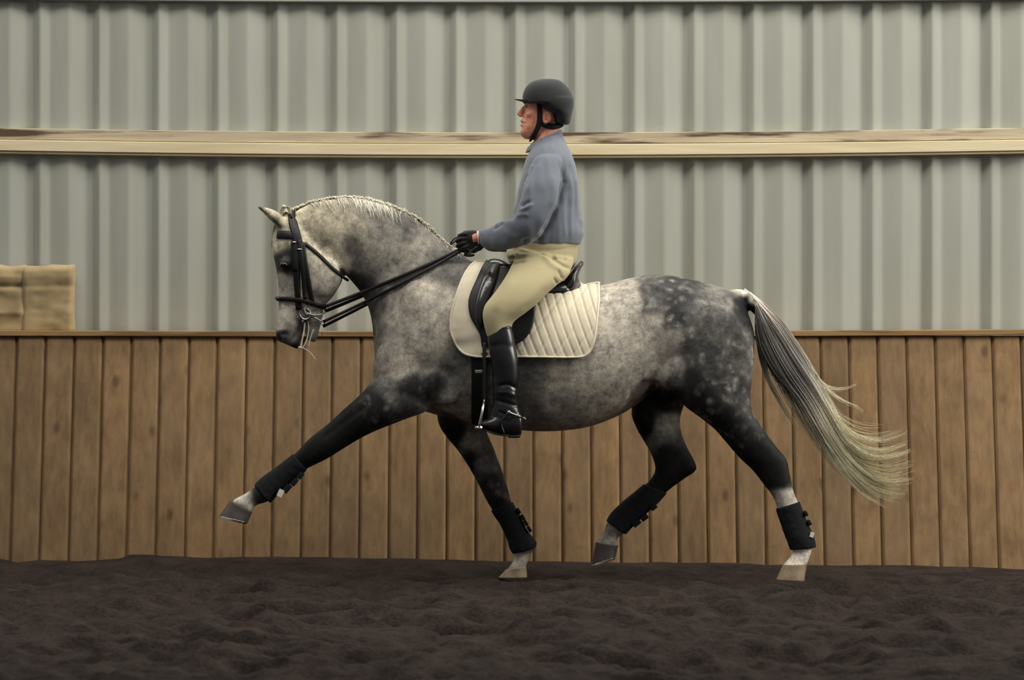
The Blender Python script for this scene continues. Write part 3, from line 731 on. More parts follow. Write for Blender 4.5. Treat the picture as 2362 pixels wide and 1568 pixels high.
# ------------------------------------------------------------------ tack on the horse
def strap_px(pts, width, lift=.004, thick=.004, step=6.0, smooth=3, width_end=None):
    """a leather strap lying on the camera side of the horse along a pixel polyline"""
    P = catmull(pts, 10); d = np.concatenate([[0], np.cumsum(np.hypot(*np.diff(P, axis=0).T))]); n = max(int(d[-1] / step), 3); t = np.linspace(0, d[-1], n + 1)
    Q = np.column_stack([np.interp(t, d, P[:, k]) for k in (0, 1)])
    H_ = [hit(x, y) for x, y in Q]; A = np.array([h[0] for h in H_]); Nn = np.array([h[1] for h in H_])
    return band(A, Nn, width, lift, thick, smooth, width_end)
def band(A, Nn, width, lift=.004, thick=.004, smooth=3, width_end=None):
    A = np.array(A, float); Nn = np.array(Nn, float)
    for _ in range(smooth):
        Nn[1:-1] = (Nn[:-2] + Nn[1:-1] * 2 + Nn[2:]) / 4; A[1:-1, 1] = np.minimum(A[1:-1, 1], (A[:-2, 1] + 2 * A[1:-1, 1] + A[2:, 1]) / 4)
    Nn /= np.linalg.norm(Nn, axis=1)[:, None] + 1e-9
    T = np.gradient(A, axis=0); T /= np.linalg.norm(T, axis=1)[:, None] + 1e-9
    S = np.cross(T, Nn); S /= np.linalg.norm(S, axis=1)[:, None] + 1e-9
    V, Fc = [], []; n = len(A)
    wid = np.linspace(width, width_end or width, n) / 2
    prof = [(-1, 0), (-1, .6), (-.8, 1), (.8, 1), (1, .6), (1, 0)]; k = len(prof)
    for i in range(n):
        for u, h in prof: V.append(A[i] + S[i] * wid[i] * u + Nn[i] * (lift - .003 + (thick + .003) * h))
    for i in range(n - 1):
        for j in range(k): Fc.append((i * k + j, i * k + (j + 1) % k, (i + 1) * k + (j + 1) % k, (i + 1) * k + j))
    Fc += [tuple(range(k)), tuple(range((n - 1) * k, n * k))]
    return V, Fc
def mirror(vf): return [np.array((v[0], -v[1], v[2])) for v in vf[0]], [q[::-1] for q in vf[1]]
K = D / F   # metres per pixel at the horse

def build_bridle():
    o0 = W(700, 620, 0)
    root = empty('bridle', tuple(o0), 'black leather double bridle with paired reins on the grey horse head', 'bridle')
    def add(name, vf, mat='strap', label=None, both=False, parent=root):
        r = []
        for s in ((vf, mirror(vf)) if both else (vf,)):
            o = mesh_obj(name, make_mesh(*s), M[mat], parent)
            if label: o['label'] = label
            r.append(o)
        return r
    add('crownpiece', strap_px([(672, 500), (677, 520), (684, 545), (688, 562)], 21 * K, .004, .006), both=True)
    v, f = tube([W(672, 500, -.055), W(671, 489, -.03), W(671, 486, 0), W(671, 489, .03), W(672, 500, .055)], [.008] * 5); add('crownpiece', (v, f))
    add('browband', strap_px([(641, 541), (650, 541), (662, 542), (676, 543)], 19 * K, .004, .005), both=True)
    add('cheek_strap', strap_px([(683, 552), (684, 590), (685, 640), (688, 690), (690, 714)], 15 * K, .004, .005), both=True)
    add('cheek_strap', strap_px([(690, 552), (695, 590), (701, 640), (703, 690)], 11 * K, .006, .005), both=True)
    add('cheek_strap', strap_px([(697, 560), (703, 600), (710, 640), (717, 680), (722, 704)], 11 * K, .005, .005), both=True)
    add('cheek_strap', strap_px([(678, 556), (679, 600), (681, 625)], 14 * K, .004, .006), both=True)
    add('noseband', strap_px([(643, 689), (655, 689), (675, 690), (700, 693), (722, 700), (740, 706), (752, 710)], 11 * K, .005, .006), both=True)
    add('noseband', tube([W(643, 689, -.045), W(640, 688, -.025), W(639, 688, 0), W(640, 688, .025), W(643, 689, .045)], [.010] * 5))
    add('throat_latch', strap_px([(703, 562), (722, 577), (745, 598), (770, 622), (790, 638)], 8 * K, .004, .005), both=True)
    add('throat_latch', tube([W(790, 638, -.06), W(800, 645, -.03), W(802, 646, 0), W(800, 645, .03), W(790, 638, .06)], [.007] * 5))
    for x, y, w_, h_ in ((679, 559, 10, 5), (691, 575, 12, 4)):
        c = hit(x, y)[0]; add('buckle', ball((c[0], c[1] - .013, c[2]), (w_ / 2 * K, .004, h_ / 2 * K)), 'steel')
    # bits: snaffle ring, curb shank and chain
    bt = empty('bit', (0, 0, 0)); bt.parent = root; bt.location = (0, 0, 0)
    bt.matrix_parent_inverse = root.matrix_world.inverted()
    for s in (-1, 1):
        def ring(px, py, Y, r, rr):
            th = np.linspace(0, 2 * math.pi, 18); c = W(px, py, Y)
            return tube([c + np.array((r * math.cos(a), 0, r * math.sin(a))) for a in th], [rr] * 18, seg=8, sub=2)
        Y = .062 * s
        for nm, vf in (('snaffle_ring', ring(704, 724, Y, .026, .004)), ('snaffle_ring', ring(744, 742, Y, .012, .003)),
                       ('curb_shank', tube([W(701, 700, Y), W(704, 722, Y), W(716, 728, Y), W(730, 735, Y), W(742, 742, Y)], [.004, .006, .005, .005, .004], seg=8)),
                       ('curb_chain', tube([W(708, 722, Y), W(722, 727, Y * 1.05), W(738, 726, Y * .9), W(750, 720, Y * .5)], [.005] * 4, seg=8))):
            o = mesh_obj(nm, make_mesh(*vf), M['steel' if 'ring' in nm else 'chain']); o.parent = bt
            o.location = tuple(-o0)
    # reins: curb and snaffle on each side, from the bit to the hands, clear of the neck
    for s, ys in ((-1, -.066), (1, .066)):
        for a, b, wd in (((749, 707), (1068, 572), 8.0), ((745, 742), (1066, 577), 7.0)):
            A, Nn = [], []
            off = 0 if s < 0 else 11
            for t in np.linspace(0, 1, 40):
                x = a[0] + (b[0] - a[0]) * t; y = a[1] + off * (1 - t) + (b[1] - a[1]) * t + 5 * math.sin(math.pi * t)
                Yl = ys + (s * .105 - ys) * t
                p = W(x, y, Yl)
                if 850 < x < 1075:
                    h_ = BV.ray_cast(Vector((p[0], s * 3.0, p[2])), Vector((0, -s, 0)))
                    if h_[0] is not None and abs(h_[0].y) + .010 > abs(Yl): Yl = s * (abs(h_[0].y) + .010)
                    p = W(x, y, Yl)
                A.append(p); Nn.append((0, s, .0))
            A = np.array(A)
            for _ in range(10): A[1:-1, 1] = s * np.maximum(np.abs(A[1:-1, 1]), np.abs(A[:-2, 1] + A[2:, 1]) / 2)
            add('rein', band(A, np.array(Nn, float), wd * K, 0, .004, 0))
    # spare loop of rein standing up in front of the near hand
    add('rein_loop', tube([W(1064, 548, -.10), W(1050, 549, -.10), W(1040, 560, -.10), W(1041, 563, -.095), W(1052, 555, -.09), W(1062, 552, -.09)], [.0035] * 6, seg=8))
    # bight of the reins hanging below the hands
    add('rein_loop', tube([W(1070, 578, -.10), W(1078, 588, -.08), W(1088, 578, -.06), W(1100, 570, -.05)], [.005] * 4, seg=8))
build_bridle()

# columns/rows helper: a sheet of cloth or leather lying on the near side of the barrel, then mirrored to the far side
def sheet(rows, lift, fn=None, nx=40, ny=40, byrow=False, solid=.006):
    """rows: (key, lo, hi): for each key the span, in pixels; byrow: key is y and the span runs along x"""
    rows = np.array(rows, float); V = []; uv = []
    ks = np.interp(np.linspace(0, 1, ny), np.linspace(0, 1, 200), rows[0, 0] + (rows[-1, 0] - rows[0, 0]) * (0.5 - 0.5 * np.cos(np.linspace(0, math.pi, 200))))
    R = catmull(rows, 12); o = np.argsort(R[:, 0]); R = R[o]
    P = np.zeros((ny, nx, 3)); Nm = np.zeros((ny, nx, 3)); UV = np.zeros((ny, nx, 2))
    for j, k in enumerate(ks):
        lo = np.interp(k, R[:, 0], R[:, 1]); hi = np.interp(k, R[:, 0], R[:, 2])
        for i in range(nx):
            t = i / (nx - 1); u = lo + (hi - lo) * t
            x, y = (u, k) if byrow else (k, u)
            p, n = hit(x, y, -.05); P[j, i] = p; Nm[j, i] = n; UV[j, i] = (x, y)
    for _ in range(6):     # calm the surface
        for ax in (0, 1):
            Q = P.copy(); sl = [slice(None)] * 2; a = [slice(None)] * 2; b = [slice(None)] * 2
            sl[ax] = slice(1, -1); a[ax] = slice(0, -2); b[ax] = slice(2, None)
            for arr in (P, Nm): arr[tuple(sl)] = (arr[tuple(a)] + 2 * arr[tuple(sl)] + arr[tuple(b)]) / 4 if arr is Nm else arr[tuple(sl)]
            Y = P[..., 1].copy(); Y[tuple(sl)] = np.minimum(Q[tuple(sl)][..., 1], (Q[tuple(a)][..., 1] + 2 * Q[tuple(sl)][..., 1] + Q[tuple(b)][..., 1]) / 4); P[..., 1] = Y
    Nm /= np.linalg.norm(Nm, axis=2)[..., None] + 1e-9
    h = np.full((ny, nx), lift) if fn is None else lift + fn(UV[..., 0], UV[..., 1])
    top = P + Nm * h[..., None]; bot = top - Nm * solid
    V = np.concatenate([top.reshape(-1, 3), bot.reshape(-1, 3)]); n1 = nx * ny; Fc = []
    for j in range(ny - 1):
        for i in range(nx - 1):
            a = j * nx + i; q = (a, a + 1, a + nx + 1, a + nx); Fc.append(q); Fc.append(tuple(n1 + z for z in q[::-1]))
    rim = [i for i in range(nx)] + [j * nx + nx - 1 for j in range(1, ny)] + [(ny - 1) * nx + i for i in range(nx - 2, -1, -1)] + [j * nx for j in range(ny - 2, 0, -1)]
    for a, b in zip(rim, rim[1:] + rim[:1]): Fc.append((a, b, n1 + b, n1 + a))
    return list(V), Fc, [top.reshape(-1, 3)[i] for i in rim]

def quilt(x, y):
    """diagonal quilting: rolls between stitched channels, crossed by a fainter second family"""
    def chan(u, w_): 
        f = np.abs((u / w_) % 1.0 - .5) * 2          # 1 at the stitch
        return 1 - np.clip((f - .55) / .45, 0, 1) ** 2
    a = chan(x - 0.30 * (y - 700) - 0.0006 * (y - 700) ** 2, 21.0); b = chan(x * .8 + 0.62 * y, 34.0)
    edge = np.clip((1386 - x) / 14, 0, 1)
    return .0062 * a * edge + .0042 * b * edge
def quilt_front(x, y):
    return .010 + .004 * np.sin((y - 600) / 9.0 + x / 40.0) * np.clip((y - 760) / 30, 0, 1)

def build_pad():
    root = empty('saddle_pad', tuple(W(1210, 620, 0)), 'cream quilted saddle pad under the black saddle', 'saddle pad')
    cols = [(1040, 738, 762), (1043, 720, 772), (1050, 695, 789), (1060, 664, 803), (1075, 632, 815), (1092, 614, 820), (1110, 611, 822), (1150, 628, 822), (1200, 644, 822), (1250, 656, 823), (1300, 663, 824), (1340, 661, 823),
            (1356, 657, 815), (1366, 655, 800), (1374, 654, 770), (1379, 653, 725), (1382, 653, 700)]
    def fn(x, y):
        k = np.clip((x - 1150) / 30, 0, 1); return quilt(x, y) * k + quilt_front(x, y) * (1 - k)
    v, f, rim = sheet(cols, .010, fn, nx=90, ny=190, solid=.012)
    for vf in ((v, f), mirror((v, f))):
        q = mesh_obj('quilted_panel', make_mesh(*vf), M['pad'], root)
    pts = [rim[i] for i in range(0, len(rim), 3)]; pts.append(pts[0])
    pts = np.array(pts); v, f = tube(pts, [.0055] * len(pts), seg=8, sub=1)
    for vf in ((v, f), mirror((v, f))): mesh_obj('piping', make_mesh(*vf), M['piping'], root)
build_pad()

def build_saddle():
    root = empty('saddle', tuple(W(1230, 620, 0)), 'black leather dressage saddle with high cantle under the rider', 'saddle')
    def add(name, vf, mat, both=False, label=None, smooth=True):
        out = []
        for s in ((vf, mirror(vf)) if both else (vf,)):
            o = mesh_obj(name, make_mesh(*s), M[mat], root, smooth); out.append(o)
            if label: o['label'] = label
        return out
    rows = [(612, 1118, 1190), (627, 1109, 1230), (652, 1098, 1275), (682, 1085, 1262), (705, 1081, 1237), (733, 1086, 1234), (755, 1099, 1229), (774, 1109, 1219), (788, 1111, 1204), (800, 1113, 1180)]
    v, f, rim = sheet(rows, .032, None, nx=30, ny=40, byrow=True, solid=.010); add('flap', (v, f), 'flap', True)
    # knee block: thick shiny roll at the front of the flap
    kb = [(hit(x, y, -.05)[0] + np.array((0, -.040, 0))) for x, y in ((1140, 622), (1128, 650), (1114, 690), (1106, 722), (1108, 748))]
    add('knee_block', remesh_vf([tube(kb, [.034, .038, .034, .026, .016], seg=16)], .006, 4), 'saddle', True)
    # seat, pommel and cantle
    seat = [(1122, 603, 1120, 640, .050), (1132, 597, 1132, 655, .072), (1150, 597, 1150, 665, .088), (1170, 606, 1170, 665, .10), (1200, 626, 1200, 668, .115), (1240, 642, 1240, 676, .15), (1280, 646, 1280, 684, .17), (1315, 650, 1315, 684, .165), (1336, 656, 1336, 672, .13)]
    add('seat', remesh_vf([loft(seat, power=2.4)], .006, 6), 'saddle')
    cant = [(1275, 668, 1338, 668, .17), (1298, 650, 1337, 652, .168), (1314, 632, 1334, 638, .155), (1326, 616, 1339, 622, .13), (1335, 605, 1346, 610, .095), (1340, 601, 1346, 604, .06)]
    add('cantle', remesh_vf([loft(cant, power=2.4)], .005, 4), 'saddle')
    pan = [hit(x, y, -.03)[0] * np.array((1, 1, 1)) + np.array((0, -.02, .0)) for x, y in ((1225, 668), (1260, 671), (1300, 670), (1330, 664))]
    add('panel', remesh_vf([tube(pan, [.024, .03, .032, .026], seg=16)], .006, 4), 'saddle', True)
    # girth round the barrel with its billets and buckles
    v, f, rim = sheet([(1089, 824, 976), (1100, 823, 979), (1112, 823, 981), (1125, 823, 983)], .020, None, nx=40, ny=10, solid=.014)
    g = add('girth', (v, f), 'neoprene', True)
    for x0, y0, x1, y1, th in ((1110, 812, 1126, 820, .010), (1096, 853, 1120, 860, .005)):
        c = hit((x0 + x1) / 2, (y0 + y1) / 2)[0]; c = c + np.array((0, -.066, 0))
        hx, hz = (x1 - x0) / 2 * K, (y1 - y0) / 2 * K
        o = mesh_obj('buckle', make_mesh(*box(c[0] - hx, c[0] + hx, c[1] - .004, c[1] + .004, c[2] - hz, c[2] + hz)), M['chain'], root, False)
        o.modifiers.new('b', 'BEVEL').width = .002
    # stirrup leathers and irons
    for s in (-1, 1):
        A = np.array([W(1117, 790, .335 * s), W(1117, 830, .352 * s), W(1117, 880, .362 * s), W(1117, 926, .365 * s)])
        add('stirrup_leather', band(catmull(A, 5), np.tile((-.8, s * .6, 0.0), (16, 1)), .026, 0, .004, 0), 'strap')
        top, wI, wO = W(1117, 924, .365 * s), .305 * s, .425 * s
        Z = lambda px, py, Y: W(px, py, Y)
        iron = [tube([top + np.array((0, -.012 * s, 0)), Z(1115.5, 932, .40 * s), Z(1112, 950, wO), Z(1106, 980, wO)], [.006, .0065, .0065, .0075], seg=10),
                tube([top + np.array((0, .012 * s, 0)), Z(1115.5, 932, .33 * s), Z(1112, 950, wI), Z(1106, 980, wI)], [.006, .0065, .0065, .0075], seg=10),
                tube([top + np.array((0, -.018 * s, 0)), top, top + np.array((0, .018 * s, 0))], [.006] * 3, seg=10)]
        tr = [loft([(1093, 985, 1113, 987, .004, wI * .98), (1093, 985, 1113, 987, .004, wO * .98)], sub=1, seg=8)]
        a, b = W(1095, 983, wO), W(1113, 989, wI)
        tread = box(min(a[0], b[0]), max(a[0], b[0]), min(wO, wI), max(wO, wI), b[2], a[2])
        add('stirrup', join(iron + [tread]), 'steel', label='polished steel stirrup iron')
def remesh_vf(parts, voxel, smooth):
    me = remesh(parts, voxel, smooth); v = list(coords(me)); f = [tuple(p.vertices) for p in me.polygons]; bpy.data.meshes.remove(me); return v, f
build_saddle()

# protective boots on the four legs
def leg_boot(stations, Y, label, tabs, tags=(), grow=.007):
    c = W((stations[0][0] + stations[-1][2]) / 2, (stations[0][1] + stations[-1][3]) / 2, Y)
    root = empty('brushing_boot', tuple(c), label, 'horse boot')
    outer = loft(stations, sub=5, seg=28, grow=grow, power=2.1)
    v, f = remesh_vf([outer], .0045, 3)
    v = np.array(v); v = v + (vnoise(v * 60, 4) * .0012)[:, None] * np.array((1, 1, 1))
    mesh_obj('shell', make_mesh(v, f), M['neoprene'], root)
    for (x, y, ang, w_, h_) in tabs:          # strap ends that stick out at the back of the leg
        p = W(x, y, Y); ca, sa = math.cos(ang), math.sin(ang)
        vb, fb = box(-w_ / 2 * K, w_ / 2 * K, -.034, .034, -h_ / 2 * K, h_ / 2 * K)
        vb = [np.array((p[0] + a * ca - b2 * sa, p[1] + y_, p[2] + a * sa + b2 * ca)) for a, y_, b2 in vb]
        o = mesh_obj('strap', make_mesh(vb, fb), M['neoprene'], root, False); bv = o.modifiers.new('b', 'BEVEL'); bv.width = .004; bv.segments = 2
    for (x, y, ang, w_, h_) in tags:
        p = W(x, y, Y - .040); ca, sa = math.cos(ang), math.sin(ang)
        vb, fb = box(-w_ / 2 * K, w_ / 2 * K, -.002, .002, -h_ / 2 * K, h_ / 2 * K)
        vb = [np.array((p[0] + a * ca - b2 * sa, p[1] + y_, p[2] + a * sa + b2 * ca)) for a, y_, b2 in vb]
        o = mesh_obj('tag', make_mesh(vb, fb), M['label'], root, False); o['label'] = 'small white tag'
leg_boot([(678, 1049, 706, 1080, .038, -.19), (669, 1056, 700, 1087, .036, -.19), (638, 1080, 668, 1111, .034, -.19), (606, 1103, 640, 1138, .038, -.19), (588, 1121, 622, 1158, .044, -.19)], -.19,
         'black brushing boot on the outstretched foreleg of the horse', [(693, 1096, -.7, 12, 16), (679, 1111, -.7, 12, 18), (662, 1126, -.7, 14, 20)], [(647, 1137, -.45, 12, 17)])
leg_boot([(1135, 1176, 1180, 1158, .037, .18), (1144, 1190, 1187, 1172, .036, .18), (1158, 1212, 1199, 1194, .034, .18), (1171, 1240, 1213, 1223, .036, .18), (1178, 1262, 1234, 1250, .044, .18), (1185, 1276, 1232, 1264, .042, .18)], .18,
         'black brushing boot on the planted far foreleg of the horse', [(1196, 1178, -1.0, 14, 7), (1206, 1193, -1.0, 14, 7), (1213, 1206, -1.0, 14, 7), (1221, 1220, -1.0, 14, 7)])
leg_boot([(1792, 1172, 1842, 1157, .036, -.17), (1796, 1184, 1846, 1170, .036, -.17), (1806, 1215, 1858, 1201, .037, -.17), (1818, 1246, 1875, 1240, .044, -.17), (1826, 1268, 1880, 1262, .043, -.17)], -.17,
         'black brushing boot on the planted hind leg above a white pastern', [(1858, 1184, -1.1, 12, 8), (1866, 1205, -1.1, 12, 8)], [(1873, 1233, -.3, 9, 12)])
leg_boot([(1488, 1117, 1536, 1136, .037, .15), (1468, 1134, 1516, 1158, .036, .15), (1440, 1157, 1486, 1185, .035, .15), (1413, 1183, 1459, 1211, .038, .15), (1401, 1203, 1441, 1231, .044, .15)], .15,
         'black brushing boot on the lifted hind leg of the horse', [(1507, 1169, -.9, 12, 16), (1486, 1193, -.9, 12, 18), (1468, 1206, -.9, 12, 20)])

# ------------------------------------------------------------------ rider
TRUNK = [(1174, 566, 1340, 563, .165), (1178, 540, 1345, 540, .172), (1183, 500, 1341, 500, .172), (1187, 470, 1336, 460, .178), (1195, 430, 1333, 416, .188), (1204, 398, 1329, 386, .195),
         (1212, 370, 1321, 361, .190), (1221, 350, 1311, 340, .150), (1227, 338, 1304, 326, .100)]
def arm(s, dx=0, dy=0):
    def y_(v): return v * s
    up = [(1250 + dx, 354, 1286 + dx, 352, .040, y_(-.115)), (1234 + dx, 364, 1294 + dx, 362, .060, y_(-.155)), (1216 + dx, 400, 1294 + dx, 408, .070, y_(-.21)), (1206 + dx, 435, 1290 + dx, 447, 0.064, y_(-.252)), (1196 + dx, 468, 1279 + dx, 485, .060, y_(-.265)), (1189 + dx, 497, 1262 + dx, 520, .057, y_(-.268)),
          (1180 + dx, 506, 1238 + dx, 553, .056, y_(-.255)), (1160 + dx, 509 + dy, 1190 + dx, 570 + dy, .052, y_(-.21)), (1138 + dx, 518 + dy, 1150 + dx, 575 + dy, .047, y_(-.175)), (1116 + dx, 527 + dy, 1122 + dx, 572 + dy, .041, y_(-.14)), (1106 + dx, 533 + dy, 1110 + dx, 562 + dy, .036, y_(-.125))]
    return up
def leg(s):
    return [(1192, 572, 1325, 596, .10, .11 * s), (1178, 614, 1312, 634, .10, .19 * s), (1161, 646, 1273, 667, .092, .265 * s), (1139, 677, 1242, 698, .083, .312 * s), (1119, 702, 1216, 719, .072, .335 * s), (1113, 724, 1191, 737, .063, .345 * s),
            (1116, 748, 1181, 752, .056, .350 * s), (1124, 778, 1185, 776, .051, .352 * s)]
PELVIS = [(1180, 550, 1335, 550, .155), (1170, 572, 1334, 570, .168), (1168, 588, 1332, 588, .172), (1178, 612, 1326, 612, .165), (1200, 640, 1303, 640, .12)]
def calf(s):
    return [(1128, 762, 1179, 749, .052, .352 * s), (1124, 779, 1186, 773, .054, .353 * s), (1127, 802, 1190, 800, .055, .355 * s), (1132, 831, 1196, 831, .055, .357 * s), (1136, 868, 1198, 868, .051, .358 * s), (1138, 900, 1194, 898, .045, .36 * s),
            (1137, 930, 1194, 928, .041, .36 * s), (1130, 952, 1200, 952, .042, .36 * s), (1128, 972, 1202, 972, .040, .36 * s)]
def foot(s):
    return [(1205, 964, 1203, 1000, .020, .36 * s), (1200, 952, 1200, 1005, .031, .36 * s), (1184, 944, 1186, 1006, .037, .36 * s), (1160, 948, 1160, 1003, .040, .362 * s), (1138, 960, 1138, 998, .043, .365 * s), (1118, 968, 1119, 990, .038, .367 * s), (1104, 974, 1105, 984, .024, .368 * s)]
HEADR = [(1212, 321, 1232, 321, .024), (1205, 315, 1244, 318, .040), (1202, 305, 1258, 306, .052), (1203, 294, 1274, 292, .060), (1204, 282, 1288, 278, .066), (1207, 268, 1297, 264, .071), (1211, 254, 1304, 250, .074), (1210, 240, 1308, 236, .077),
         (1213, 222, 1310, 220, .076), (1222, 205, 1304, 205, .066), (1240, 194, 1290, 194, .042)]
NECKR = [(1240, 282, 1294, 276, .056), (1238, 300, 1292, 296, .055), (1232, 322, 1293, 312, .058), (1226, 345, 1300, 335, .075)]

def hand(s, dx=0, dy=0, g=0.0):
    """a fist closed on the reins: palm, four unequal fingers curling round, thumb on top"""
    P = []; y0 = -.112
    Wp = lambda x, y, Y: W(x + dx, y + dy, Y * -s if s > 0 else Y)
    P.append(tube([Wp(1112, 547, y0), Wp(1098, 548, y0), Wp(1084, 550, y0)], [.026 + g, .031 + g, .034 + g], seg=16, ysc=.62))
    P.append(tube([Wp(1094, 540, y0), Wp(1074, 541, y0)], [.020 + g, .020 + g], seg=14, ysc=.8))
    P.append(tube([Wp(1094, 560, y0), Wp(1076, 566, y0)], [.018 + g, .018 + g], seg=14, ysc=.8))
    for (kx, ky, fx, fy, r) in ((1074, 540, 1060, 544, .0105), (1071, 550, 1055, 555, .0110), (1071, 560, 1056, 567, .0105), (1075, 569, 1062, 577, .0092)):
        P.append(tube([Wp(kx + 8, ky, y0 + .002), Wp(kx, ky, y0 - .010), Wp((kx + fx) / 2 - 1, (ky + fy) / 2 - 1, y0 - .010), Wp(fx, fy, y0 + .002), Wp(fx + 1, fy + 1, y0 + .022), Wp(fx + 9, fy + 2, y0 + .036), Wp(fx + 18, fy + 1, y0 + .034)],
                      [r + .002 + g, r + .002 + g, r + g, r + g, r * .95 + g, r * .9 + g, r * .8 + g], seg=12, sub=3))
    P.append(tube([Wp(1098, 541, y0 + .018), Wp(1086, 537, y0 + .030), Wp(1072, 540, y0 + .026), Wp(1058, 546, y0 + .016)], [.014 + g, .0125 + g, .011 + g, .009 + g], seg=12))
    return P

def face_parts():
    P = [loft(HEADR, seg=30, power=2.25), loft(NECKR, seg=26)]
    P.append(tube([W(1212, 246), W(1204, 255), W(1198, 262)], [.010, .012, .0125], seg=12))     # nose
    P.append(ball(W(1201, 266), (.010, .017, .008)))                                            # nostrils
    P.append(ball(W(1204, 279), (.009, .022, .007))); P.append(ball(W(1204, 288), (.010, .021, .007)))   # lips
    P.append(ball(W(1208, 306), (.018, .026, .020)))                                            # chin
    for s in (-1, 1):
        P.append(ball(W(1226, 264, .047 * s), (.026, .018, .020)))                              # cheekbone
        P.append(ball(W(1218, 239, .034 * s), (.018, .024, .008)))                              # brow
        P.append(ball(W(1225, 288, .046 * s), (.024, .014, .030)))                              # cheek
        P.append(ball(W(1263, 270, .073 * s), (.024, .011, .031), rot=.2))                      # ear
        P.append(ball(W(1258, 279, .073 * s), (.012, .009, .016)))
    return P

